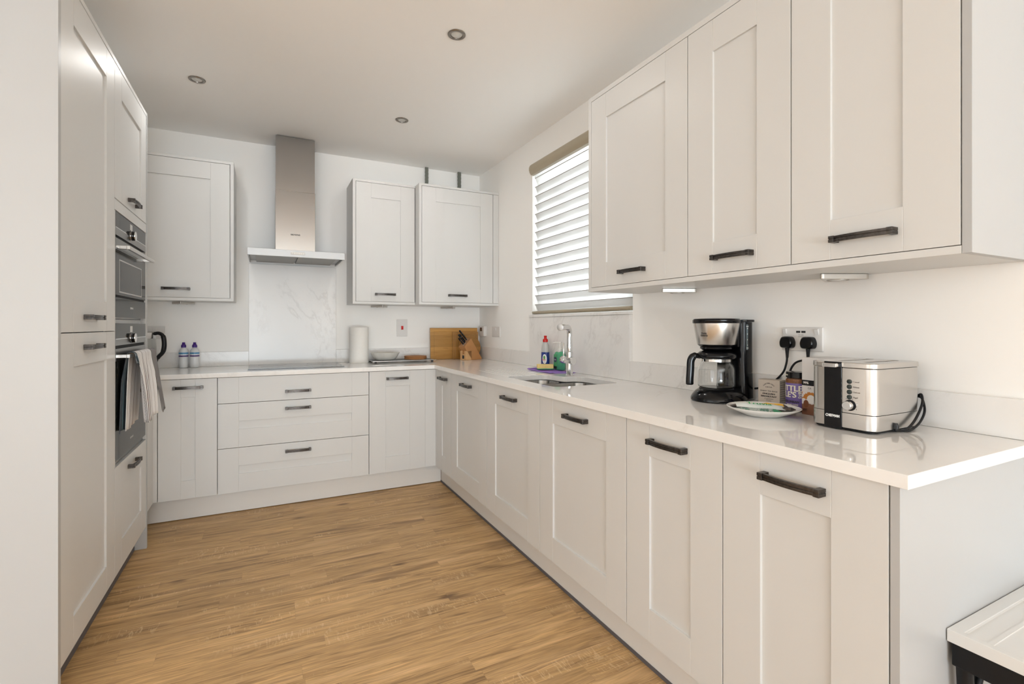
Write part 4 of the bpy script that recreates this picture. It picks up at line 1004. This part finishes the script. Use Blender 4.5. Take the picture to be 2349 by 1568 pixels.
sb = thing('hand_soap_bottle', 'green hand soap pump bottle half hidden by the tap', 'bottle', (1.666, 2.655, ZT+.007))
sx_, sy_2 = 1.664, 2.640
m_ = MB(); rs = []
for ins, z in ((.004, 0), (0, .004), (0, .100), (.004, .110), (.014, .116)):
    rs.append([(p[0], p[1], ZT+.0075+z) for p in rrect(sx_-.020+ins, sx_+.020-ins, sy_2-.040+ins, sy_2+.042-ins, .014-ins*.5, 5)])
m_.rings(rs); m_.build('bottle_body', mat('green_soap', (.12, .55, .30), .12, 0., 1.35, .35), sb, smooth=50)
MB().box(sx_-.0210, sx_-.0202, sy_2+.000, sy_2+.040, ZT+.012, ZT+.105).build('label', mat('green_label', (.05, .30, .12), .35), sb)
MB().box(sx_-.0218, sx_-.0211, sy_2+.002, sy_2+.038, ZT+.014, ZT+.030).build('label_foot', mat('label_dark', (.01, .02, .02), .4), sb)
MB().lathe([(.017, 0), (.017, .0006)], (sx_-.0220, sy_2+.020, ZT+.072), 24, axis='x').build('label_disc', mat('label_navy', (.012, .02, .07), .4), sb)
text('Carex', .012, M_PRINTW, sb, (sx_-.0226, sy_2+.020, ZT+.072), (0, -1, 0), (0, 0, 1), fit=.024)
mw = mat('pump_white', (.78, .76, .72), .3)
MB().lathe([(.015, .112), (.0155, .115), (.0155, .132), (.010, .135), (.0048, .138), (.0048, .166), (.0075, .168), (.0075, .175), (.005, .177)], (sx_, sy_2+.0, ZT+.0075), 24).build('pump', mw, sb, smooth=40)
MB().tube([(sx_, sy_2, ZT+.1795), (sx_-.015, sy_2+.02, ZT+.1805), (sx_-.028, sy_2+.040, ZT+.1765)], [.0045, .004, .003], 10).build('nozzle', mw, sb, smooth=50)

# ------------------------------------------------------------------ coffee maker (faces -X)
CM = thing('coffee_maker', 'black and steel filter coffee maker with glass jug', 'coffee maker', (1.545, 1.330, ZT))
cx_, cy_ = 1.545, 1.330
bs = []
for ins, z in ((.006, .0006), (0, .004), (0, .012), (.006, .024), (.018, .038), (.030, .046)):
    P_ = []
    n_ = 48
    for k in range(n_):
        a = 2*pi*k/n_; r_ = .094-ins
        X_, Y_ = cos(a)*r_, sin(a)*r_
        if X_ > 0: X_ = X_*1.46
        if X_ > .03: Y_ = Y_/max(.25, abs(sin(a)))*abs(sin(a))
        P_.append((cx_+X_, cy_+Y_*.98, ZT+z))
    bs.append(P_)
MB().rings(bs).build('base', M_BLACK, CM, smooth=40)
MB().lathe([(.062, .0455), (.063, .0475), (.060, .0485), (.03, .049)], (cx_, cy_, ZT), 40).build('hotplate', M_BLKM, CM, smooth=40)
# tower with round front edge towards the wall
tw = []
for z, s_ in ((.010, 1.), (.15, .93), (.300, .93), (.3005, .93)):
    x0_, x1_ = 1.613, 1.676; tw.append([(p[0], p[1], ZT+z) for p in rrect(1.645-(1.645-x0_)*1., x1_, cy_-.072*s_, cy_+.072*s_, .022, 5)])
MB().rings(tw).build('water_tank', M_BLACK, CM, smooth=40)
MB().prism(rrect(1.607, 1.681, cy_-.074, cy_+.074, .024, 5), 'z', ZT+.301, ZT+.310).build('tank_lid', M_BLACK, CM, bev=.002)
gz = MB().box(1.626, 1.636, cy_-.0690, cy_-.0672, ZT+.195, ZT+.292).build('water_gauge', mat('gauge_window', (.10, .13, .15), .2), CM, bev=.0008)
for k, (zz, tx) in enumerate(((.284, 'MAX'), (.276, '10'), (.255, '8'), (.234, '6'), (.213, '4'), (.202, 'MIN'))):
    text(tx, .0065, M_PRINTW, CM, (1.631, cy_-.0692, ZT+zz), (1, 0, 0), (0, 0, 1))
# brew funnel
MB().lathe([(.058, .205), (.066, .212), (.069, .216)], (cx_, cy_, ZT), 56).build('funnel_base', M_BLACK, CM, smooth=50)
MB().lathe([(.069, .216), (.0695, .217), (.0835, .2955), (.0835, .296)], (cx_, cy_, ZT), 64).build('filter_housing', M_BRUSH, CM, smooth=40)
MB().lathe([(.0850, .296), (.0865, .298), (.0865, .308), (.082, .313), (.04, .316), (.001, .317)], (cx_, cy_, ZT), 64).build('lid', M_BLACK, CM, smooth=40)
MB().box(1.600, 1.640, cy_-.052, cy_+.052, ZT+.204, ZT+.296).build('neck', M_BLACK, CM, bev=.004)
MB().lathe([(.050, .1930), (.054, .196), (.060, .200), (.058, .205)], (cx_, cy_, ZT), 48).build('drip_cone', M_BLACK, CM, smooth=50)
wrap_text('Morphy', .0105, M_PRINT, CM, (cx_, cy_), .0785, math.atan2(-cy_, -cx_)-.60, ZT+.258, bold=.0002, fit=.022)
wrap_text('Richards', .0105, M_PRINT, CM, (cx_, cy_), .0772, math.atan2(-cy_, -cx_)-.60, ZT+.2495, bold=.0002, fit=.028)
# jug
jg = thing('coffee_jug', 'empty glass coffee jug with black handle on the hotplate', 'jug', (cx_, cy_, ZT+.05))
MB().lathe([(.048, .0495), (.060, .0505), (.0665, .056), (.0675, .064), (.0665, .125), (.062, .139), (.054, .148), (.051, .152), (.051, .155), (.0495, .155), (.0495, .151), (.0525, .146), (.0605, .1375), (.0650, .125), (.0660, .064), (.0650, .0575), (.059, .0525), (.047, .0512)], (cx_, cy_, ZT), 56, cap0=True, cap1=True).build('glass_body', M_GLASS, jg, smooth=60)
MB().lathe([(.0525, .150), (.0548, .151), (.0548, .1600), (.0525, .161)], (cx_, cy_, ZT), 56, cap0=False, cap1=False).build('steel_band', M_CHROME, jg, smooth=40)
MB().lathe([(.0520, .1615), (.0690, .1630), (.0725, .1690), (.0710, .178), (.060, .188), (.045, .1925)], (cx_, cy_, ZT), 56).build('jug_lid', M_BLACK, jg, smooth=40)
hdv = Vector((-.86, .51, 0)).normalized(); hp = Vector((cx_, cy_, ZT))
MB().tube(smoothpath([hp+hdv*.060+Vector((0, 0, .170)), hp+hdv*.082+Vector((0, 0, .171)), hp+hdv*.095+Vector((0, 0, .155)), hp+hdv*.0975+Vector((0, 0, .120)), hp+hdv*.100+Vector((0, 0, .080)), hp+hdv*.100+Vector((0, 0, .060))], 6), [.010]*5+[.013]*3+[.0145]*22+[.011], 16, .75).build('handle', M_BLACK, jg, smooth=60)
for k in range(5):
    wrap_text(str(10-2*k), .0085, M_PRINTW, jg, (cx_, cy_), .0668, math.atan2(-cy_, -cx_)-.55, ZT+.128-.0150*k)

# ------------------------------------------------------------------ toaster (lever end faces -X)
TS = thing('toaster', 'brushed steel two slot toaster near the worktop corner', 'toaster', (1.53, .80, ZT))
X0, X1, Ya, Yb_, Z0, Z1 = 1.413, 1.648, .7150, .8860, ZT+.009, ZT+.187
def rr_prism(x0, x1, y0, y1, z0, z1, r, nm, m, bev=.0015): return MB().prism(rrect(x0, x1, y0, y1, r, 8), 'z', z0, z1).build(nm, m, TS, bev=bev, smooth=35)
MB().prism(rrect(X0+.006, X1-.006, Ya+.006, Yb_-.006, .020, 6), 'z', ZT+.0035, Z0).build('base', M_BLKM, TS)
rr_prism(X0, X1, Ya, Yb_, Z0, Z0+.040, .026, 'lower_band', M_BRUSH, .0006)
rr_prism(X0+.0005, X1-.0005, Ya+.0005, Yb_-.0005, Z0+.0412, Z1-.0155, .026, 'body', M_BRUSH, .0006)
# top with two slots
m_ = MB(); m_.plate(rrect(X0-.001, X1+.001, Ya-.001, Yb_+.001, .027, 8), [rrect(X0+.042, X1-.026, Ya+.040, Ya+.066, .006, 3), rrect(X0+.042, X1-.026, Yb_-.066, Yb_-.040, .006, 3)], Z1-.0145, Z1)
m_.build('top_cover', M_BRUSH, TS, bev=.002, smooth=35)
for a, b in ((Ya+.041, Ya+.065), (Yb_-.065, Yb_-.041)):
    MB().box(X0+.043, X1-.027, a, b, Z1-.0140, Z1-.0125).build('slot', M_DARK, TS)
    MB().tube([(X0+.046, (a+b)/2, Z1-.006), (X1-.030, (a+b)/2, Z1-.006)], .0011, 6).build('wire_guide', M_CHROME, TS)
MB().box(X0-.0025, X0+.004, .7965, .8435, ZT+.004, Z1+.0004).build('black_strip', M_BLACK, TS, bev=.0012)
MB().box(X0-.020, X0-.0026, .8010, .8390, Z1-.0145, Z1-.0035).build('lever', M_CHROME, TS, bev=.0018)
text('CHEFMAN', .0105, M_PRINTW, TS, (X0-.0027, .8200, ZT+.037), (0, -1, 0), (0, 0, 1), fit=.0375, bold=.0006)
for k, (zz, tx) in enumerate(((.1355, 'Cancel'), (.1215, 'Reheat'), (.1075, 'Defrost'), (.0935, 'Bagel'))):
    bt = MB().lathe([(.0062, 0), (.0062, -.0018), (.0050, -.0030), (.0018, -.0034)], (X0+.0004, .7775, ZT+zz), 24, axis='x').build('button', mat('toaster_button', (.018, .028, .027), .15), TS, smooth=40)
    text(tx, .0055, mat('toaster_print', (.16, .14, .13), .5), TS, (X0+.0002, .7680, ZT+zz), (0, -1, 0), (0, 0, 1), align='LEFT')
MB().lathe([(.0150, 0), (.0150, -.0010)], (X0+.0004, .7760, ZT+.0715), 32, axis='x').build('dial_ring', M_BLKM, TS)
kn2 = MB().lathe([(.0118, -.001), (.0122, -.003), (.0118, -.0165), (.0105, -.0180)], (X0, .7760, ZT+.0715), 32, axis='x').build('dial', mat('dial_silver', (.74, .74, .74), .22, 1.), TS, smooth=35)
for k in range(6):
    a = rad(-40 + 50*k); MB().lathe([(.0009, 0), (.0009, -.0003)], (X0+.0003, .7760+.0185*cos(a), ZT+.0715+.0185*sin(a)), 8, axis='x').build('dial_mark', M_PRINT, TS)
for a, b in ((X0+.030, Ya+.028), (X1-.030, Ya+.028), (X0+.030, Yb_-.028), (X1-.030, Yb_-.028)): MB().lathe([(.009, 0), (.0095, .003), (.009, .006)], (a, b, ZT+.0003), 16).build('foot', M_RUB, TS, smooth=40)
MB().tube([(1.508, Ya-.003, ZT+.006), (1.508, Ya-.004, ZT+.018), (1.508, Ya-.003, ZT+.026)], [.0055, .0055, .0035], 12).build('cord_stop', M_BLACK, TS, smooth=50)
MB().tube(smoothpath([(1.500, Ya+.01, ZT+.0065), (1.510, Ya-.004, ZT+.006), (1.540, Ya-.012, ZT+.008), (1.590, Ya-.010, ZT+.030), (1.640, Ya-.004, ZT+.068), (1.659, Ya+.006, ZT+.092), (1.664, Ya+.018, ZT+.086)], 8), .0032, 10).build('cord', M_RUB, TS, smooth=60)
MB().tube(smoothpath([(1.664, Ya+.018, ZT+.086), (1.659, Ya+.004, ZT+.080), (1.640, Ya-.010, ZT+.050), (1.600, Ya-.016, ZT+.022), (1.555, Ya-.016, ZT+.006), (1.530, Ya-.010, ZT+.0045)], 8), .0030, 10).build('cord', M_RUB, TS, smooth=60)

# ------------------------------------------------------------------ boxes, jar, plate of sachets
tb = thing('tea_box', 'cream English breakfast tea box beside the coffee maker', 'box', (1.65, 1.17, ZT))
Ub = Vector((.012, -.0765, 0)).normalized(); Nb = Vector((-Ub.y*-1, 0, 0))
tb.location = (1.6255, 1.2110, ZT); tb.rotation_euler = (0, 0, math.atan2(Ub.y, Ub.x))
# local x = along front face (left to right), local y = into the box
TW_, TD_, TH_ = .0775, .042, .0905
mtb = mat('tea_box_card', (.56, .50, .43), .6)
MB().box(0, TW_, 0, TD_, .0005, TH_).build('carton', mtb, tb, bev=.0008, world=False)
MP = M_PRINT
def tt(s_, sz, x_, z_, fit=None, bold=0., nm='lettering', m=None, sp=1.): return text(s_, sz, m or MP, tb, (x_, 0, z_), (1, 0, 0), (0, 0, 1), nm, fit=fit, bold=bold, world=False, spacing=sp)
arc = 'CARTWRIGHT'
for k, ch in enumerate(arc):
    a = rad(90 + 50 - 100*k/(len(arc)-1)); r_ = .0235
    text(ch, .0058, MP, tb, (TW_/2 + r_*cos(a)*1.0, 0, .0540 + r_*sin(a)), (sin(a), 0, -cos(a)), (cos(a), 0, sin(a)), 'lettering', bold=.0002, world=False)
tt('& BUTLER', .0045, TW_/2, .0640, .024, .0001)
tt('FINEST TEA BAGS', .0062, TW_/2, .0495, .061, -.0001)
tt('ENGLISH', .0078, TW_/2, .0395, .044, .0004)
tt('BREAKFAST', .0078, TW_/2, .0300, .057, .0004)
tt('An elegant fine blend', .0038, TW_/2, .0215, .032)
tt('NET WEIGHT', .0032, TW_/2, .0165, .018); tt('15 Tea Bags', .0032, TW_/2, .0125, .018)
for k in range(9):
    text('tea bags of fine black tea', .0032, MP, tb, (TW_, TD_/2, .082-.008*k), (0, 1, 0), (0, 0, 1), 'lettering', world=False, fit=.034)

jr = thing('coffee_jar', 'jar of instant coffee with purple label and black lid', 'jar', (1.602, 1.047, ZT))
jc = (1.604, 1.045, ZT)
MB().lathe([(.030, .0005), (.0355, .002), (.0365, .006), (.0365, .104), (.034, .110), (.032, .113)], jc, 44).build('glass_body', mat('coffee_granules', (.075, .028, .012), .25, coat=1.), jr, smooth=40)
MB().lathe([(.0367, .013), (.0371, .014), (.0371, .094), (.0367, .095)], jc, 44, cap0=False, cap1=False).build('label', mat('purple_label', (.155, .105, .33), .4), jr, smooth=50)
ms_ = mat('coffee_seen', (.16, .06, .02), .5); t = NT(ms_); x, y, z, P = t.pos(); t.base(t.mix(t.noise(P, 380., 2.), (.045, .014, .006, 1), (.34, .14, .045, 1)))
MB().lathe([(.0366, .0955), (.0368, .096), (.0366, .104), (.0350, .1085)], jc, 44, cap0=False, cap1=False).build('coffee_window', ms_, jr, smooth=50)
MB().lathe([(.0350, .112), (.0365, .113), (.0365, .130), (.0350, .1315), (.001, .132)], jc, 44).build('lid', M_BLACK, jr, smooth=40)
aj = math.atan2(-jc[1], -jc[0]); mcr = mat('cream_print', (.80, .77, .62), .5)
wrap_text("LITTLE'S", .0265, mcr, jr, (jc[0], jc[1]), .0375, aj-.46, ZT+.0775, bold=.0009, fit=.094)
wrap_text("LITTLE'S", .0265, mcr, jr, (jc[0], jc[1]), .0375, aj-1.40, ZT+.0565, bold=.0009, fit=.094)
wrap_text('BIGGER', .0085, mcr, jr, (jc[0], jc[1]), .0375, aj+.40, ZT+.0645, bold=.0005, fit=.029)
wrap_text('THAN', .0085, mcr, jr, (jc[0], jc[1]), .0375, aj+.32, ZT+.0570, bold=.0005, fit=.022)
wrap_text('COFFEE', .0085, mcr, jr, (jc[0], jc[1]), .0375, aj+.40, ZT+.0495, bold=.0005, fit=.029)
wrap_text('COLUMBIAN', .0105, MP, jr, (jc[0], jc[1]), .0375, aj-.62, ZT+.0335, bold=.0004, fit=.052)
wrap_text('INSTANT COFFEE', .0055, mcr, jr, (jc[0], jc[1]), .0375, aj-.50, ZT+.0240, bold=.0002, fit=.038)
wrap_text("LITTLE'S", .0055, mcr, jr, (jc[0], jc[1]), .0368, aj-1.15, ZT+.1215, bold=.0002, fit=.016)

cb = thing('capsule_box', 'white and brown coffee box half hidden behind the toaster', 'box', (1.552, 1.000, ZT))
bx0, bx1, by0, by1, bz1 = 1.556, 1.680, .9000, 1.0010, ZT+.184
MB().box(bx0, bx1, by0, by1, ZT+.0005, bz1).build('carton', mat('white_card', (.66, .645, .64), .5), cb, bev=.0008)
MB().box(bx0-.0006, bx0-.0001, by0+.0006, by1-.0006, ZT+.001, ZT+.094).build('picture_panel', mat('cafe_picture', (.66, .64, .62), .5), cb)
m = MATS['cafe_picture']; t = NT(m); x, y, z, P = t.pos()
c = (.66, .63, .62, 1)
zz = t.m('SUBTRACT', z, ZT); yy = t.m('SUBTRACT', 1.001, y)   # yy grows to the right in the picture
low = t.m('LESS_THAN', zz, t.m('ADD', .026, t.m('MULTIPLY', t.noise(P, 70., 2.), .018)))
c = t.mix(low, c, (.20, .085, .045, 1))
spl = t.m('LESS_THAN', t.m('ADD', t.m('ABSOLUTE', t.m('SUBTRACT', zz, .062)), t.m('MULTIPLY', t.noise(P, 60., 3.), .03)), .0255)
c = t.mix(t.m('MULTIPLY', spl, t.m('GREATER_THAN', t.noise(P, 45., 2.), .46)), c, (.48, .17, .02, 1))
cup = t.m('LESS_THAN', t.m('SQRT', t.m('ADD', t.m('POWER', t.m('SUBTRACT', yy, .030), 2.), t.m('POWER', t.m('SUBTRACT', zz, .052), 2.))), .013)
c = t.mix(cup, c, (.75, .73, .70, 1))
cof = t.m('LESS_THAN', t.m('SQRT', t.m('ADD', t.m('POWER', t.m('SUBTRACT', yy, .014), 2.), t.m('POWER', t.m('MULTIPLY', t.m('SUBTRACT', zz, .036), .7), 2.))), .0085)
c = t.mix(cof, c, (.16, .05, .015, 1)); t.base(c)
MB().box(bx0-.0008, bx0-.0001, by0+.0006, by1-.0006, ZT+.0945, ZT+.112).build('black_band', M_BLKM, cb)
MB().box(bx0+.0006, bx1-.0006, by1+.0001, by1+.0006, ZT+.0945, ZT+.112).build('black_band', M_BLKM, cb)
text('99%', .0105, M_PRINTW, cb, (bx0-.0009, by1-.0050, ZT+.103), (0, -1, 0), (0, 0, 1), align='LEFT', bold=.0003)
text('CA', .0080, MP, cb, (bx0-.0009, by1-.020, ZT+.086), (0, -1, 0), (0, 0, 1), align='LEFT')
text('MILKY', .0045, MP, cb, (bx0-.0009, by1-.0045, ZT+.0175), (0, -1, 0), (0, 0, 1), align='LEFT', bold=.0002)
text('BLEND', .0045, MP, cb, (bx0-.0009, by1-.0045, ZT+.0125), (0, -1, 0), (0, 0, 1), align='LEFT')

plc = (1.428, 1.046)
MB_ = MB().lathe([(.040, .0006), (.055, .0006), (.060, .004), (.080, .012), (.100, .0205), (.1075, .0255), (.1085, .0270), (.1070, .0278), (.098, .0232), (.078, .0145), (.058, .0072), (.040, .0055), (.004, .0052)], (*plc, ZT), 80)
tag(MB_.build('plate', M_CERAM, smooth=50), 'white round plate holding drink sachets in front of the tea box', 'plate')
def sachet(x_, y_, z_, rot, tilt, ln_, wd, c1, c2, label, body, tcol):
    s_ = thing('sachet', label, 'sachet', (x_, y_, z_), 0, 'drink sachets on the plate'); s_.rotation_euler = (tilt[0], tilt[1], rot)
    bm = bmesh.new(); gx_, gy_ = 14, 6; top, bot = [], []
    for i in range(gx_+1):
        ra, rb_ = [], []
        for j in range(gy_+1):
            u, v = i/gx_, j/gy_
            h_ = .0065*min(1, sin(pi*u)*2.2)*sin(pi*v)
            ra.append(bm.verts.new(((u-.5)*ln_, (v-.5)*wd, h_+.0005 + .0008*sin(9*u+3*v)))); rb_.append(bm.verts.new(((u-.5)*ln_, (v-.5)*wd, -h_*.6-.0002 + .0008*sin(9*u+3*v))))
        top.append(ra); bot.append(rb_)
    for i in range(gx_):
        for j in range(gy_):
            bm.faces.new((top[i][j], top[i+1][j], top[i+1][j+1], top[i][j+1])); bm.faces.new((bot[i][j], bot[i][j+1], bot[i+1][j+1], bot[i+1][j]))
    for i in range(gx_):
        bm.faces.new((top[i][0], bot[i][0], bot[i+1][0], top[i+1][0])); bm.faces.new((top[i][gy_], top[i+1][gy_], bot[i+1][gy_], bot[i][gy_]))
    for j in range(gy_):
        bm.faces.new((top[0][j], top[0][j+1], bot[0][j+1], bot[0][j])); bm.faces.new((top[gx_][j], bot[gx_][j], bot[gx_][j+1], top[gx_][j+1]))
    bmesh.ops.recalc_face_normals(bm, faces=bm.faces)
    me = bpy.data.meshes.new('wrapper'); bm.to_mesh(me); bm.free(); me.materials.append(c1); me.materials.append(c2)
    for p in me.polygons:
        if p.center.x > ln_*.30: p.material_index = 1
    place('wrapper', me, s_, smooth=50, world=False)
    if body: text(body, wd*.62, tcol, s_, (-.004, -.001, .0092), (1, 0, 0), (0, 1, 0), 'lettering', fit=ln_*.52, bold=.0003, world=False)
mS_w = mat('sachet_white', (.62, .66, .64), .3); mS_g = mat('sachet_green', (.05, .28, .14), .35); mS_o = mat('sachet_orange', (.75, .40, .06), .35)
mS_k = mat('sachet_black', (.012, .012, .014), .3); mS_y = mat('sachet_yellow', (.85, .48, .03), .3); mS_c = mat('sachet_cream', (.70, .55, .35), .4); mS_s = mat('sachet_silver', (.38, .42, .40), .3)
zp = ZT+.0145; ra = rad(-63)
PC = Vector((plc[0], plc[1]))
def sp(a_, b_): # a along screen right, b away from the camera, on the plate
    v = PC + Vector((.894, -.448))*a_ + Vector((.448, .894))*b_; return v.x, v.y
gt = mat('sachet_green_text', (.02, .33, .10), .4); ot = mat('sachet_orange_text', (.60, .25, .02), .4)
sachet(*sp(-.024, .050), zp+.006, rad(-24), (0, .03), .120, .024, mS_k, mS_s, 'dark sachet at the back left of the plate', '', None)
sachet(*sp(.020, .046), zp+.0075, rad(-33), (-.1, .03), .130, .026, mS_o, mS_k, 'orange and gold sachet at the back of the plate', '', None)
sachet(*sp(.008, .024), zp+.012, rad(-35), (-.15, .04), .125, .027, mS_c, mS_y, 'cream and orange sachet with yellow end in the middle of the plate', '', None)
sachet(*sp(-.026, -.022), zp+.0045, rad(-36), (.05, .04), .140, .028, mS_s, mS_g, 'silver green sachet lowest at the front of the plate', '', None)
sachet(*sp(-.012, -.002), zp+.0145, rad(-37), (.38, .06), .145, .030, mS_w, mS_w, 'white sachet with green writing on top at the front of the plate', 'Truvia', gt)
sachet(*sp(.048, -.014), zp+.005, rad(-30), (.05, -.03), .095, .026, mS_k, mS_k, 'black sachet at the right side of the plate', '', None)
sachet(*sp(.050, .020), zp+.0125, rad(-42), (.1, .08), .075, .028, mS_y, mS_k, 'short yellow and black sachet on top at the right of the plate', '', None)
for nm_ in ('sachet_orange', 'sachet_cream', 'sachet_silver', 'sachet_black'):
    m = MATS[nm_]; t = NT(m); x, y, z, P = t.objc(); c0 = tuple(m.node_tree.nodes['Principled BSDF'].inputs['Base Color'].default_value)
    k_ = t.ramp(t.noise(P, 120., 3.), [(.50, 0.), (.58, 1.)]); c1_ = {'sachet_orange': (.80, .62, .30, 1), 'sachet_cream': (.78, .42, .10, 1), 'sachet_silver': (.03, .16, .10, 1), 'sachet_black': (.16, .12, .10, 1)}[nm_]
    t.base(t.mix(t.m('MULTIPLY', k_, .8), c0, c1_))

# ------------------------------------------------------------------ white topped folding stand, bottom right
ft = thing('tray_table', 'white moulded tray table with black frame against the right end panel', 'table', (1.5, .2, 0))
xt0, xt1, yt0, yt1, zt2 = 1.2935, 1.700, -.10, .5170, .527
w_, h_ = xt1-xt0, yt1-yt0
m_ = MB().relief([0, .004, .012, .016, w_-.016, w_], [0, .030, .055, h_-.068, h_-.060, h_-.030, h_-.024, h_], 
   [[.0]*5]*1 + [[.0]*5] + [[0, 0, 0, .004, 0]] + [[0, 0, 0, .002, 0]] + [[0, 0, 0, .004, 0]] + [[0, .0, .0, .0060, 0]] + [[0]*5], .026)
me = m_.mesh('table_top', mat('glossy_white_plastic', (.70, .70, .69), .18))
for v in me.vertices: v.co = Vector((v.co.x, v.co.z, -v.co.y))
o_ = place('table_top', me, ft, (xt0, yt0, zt2), 0., bev=.007, seg=3)
MB().box(xt0+.004, xt0+.030, yt0+.05, yt1-.006, zt2-.075, zt2-.0265).box(xt0+.030, xt1-.02, yt1-.030, yt1-.006, zt2-.075, zt2-.0265).build('frame', M_BLKM, ft, bev=.003)
for (a, b), (c_, d_) in (((xt0+.019, yt1-.022), (xt0+.040, yt1-.030)), ((xt1-.04, yt1-.030), (xt1-.08, yt1-.045)), ((xt0+.022, yt0+.07), (xt0+.065, yt0+.09)), ((xt1-.04, yt0+.07), (xt1-.08, yt0+.09))):
    MB().tube([(a, b, zt2-.060), ((a+c_)/2, (b+d_)/2, zt2*.5), (c_, d_, .0005)], .0145, 12).build('leg', M_BLKM, ft, smooth=60)
MB().tube([(xt0+.03, yt1-.028, zt2-.17), (xt0+.10, yt1-.028, zt2-.060)], .008, 10).build('brace', M_BLKM, ft, smooth=60)
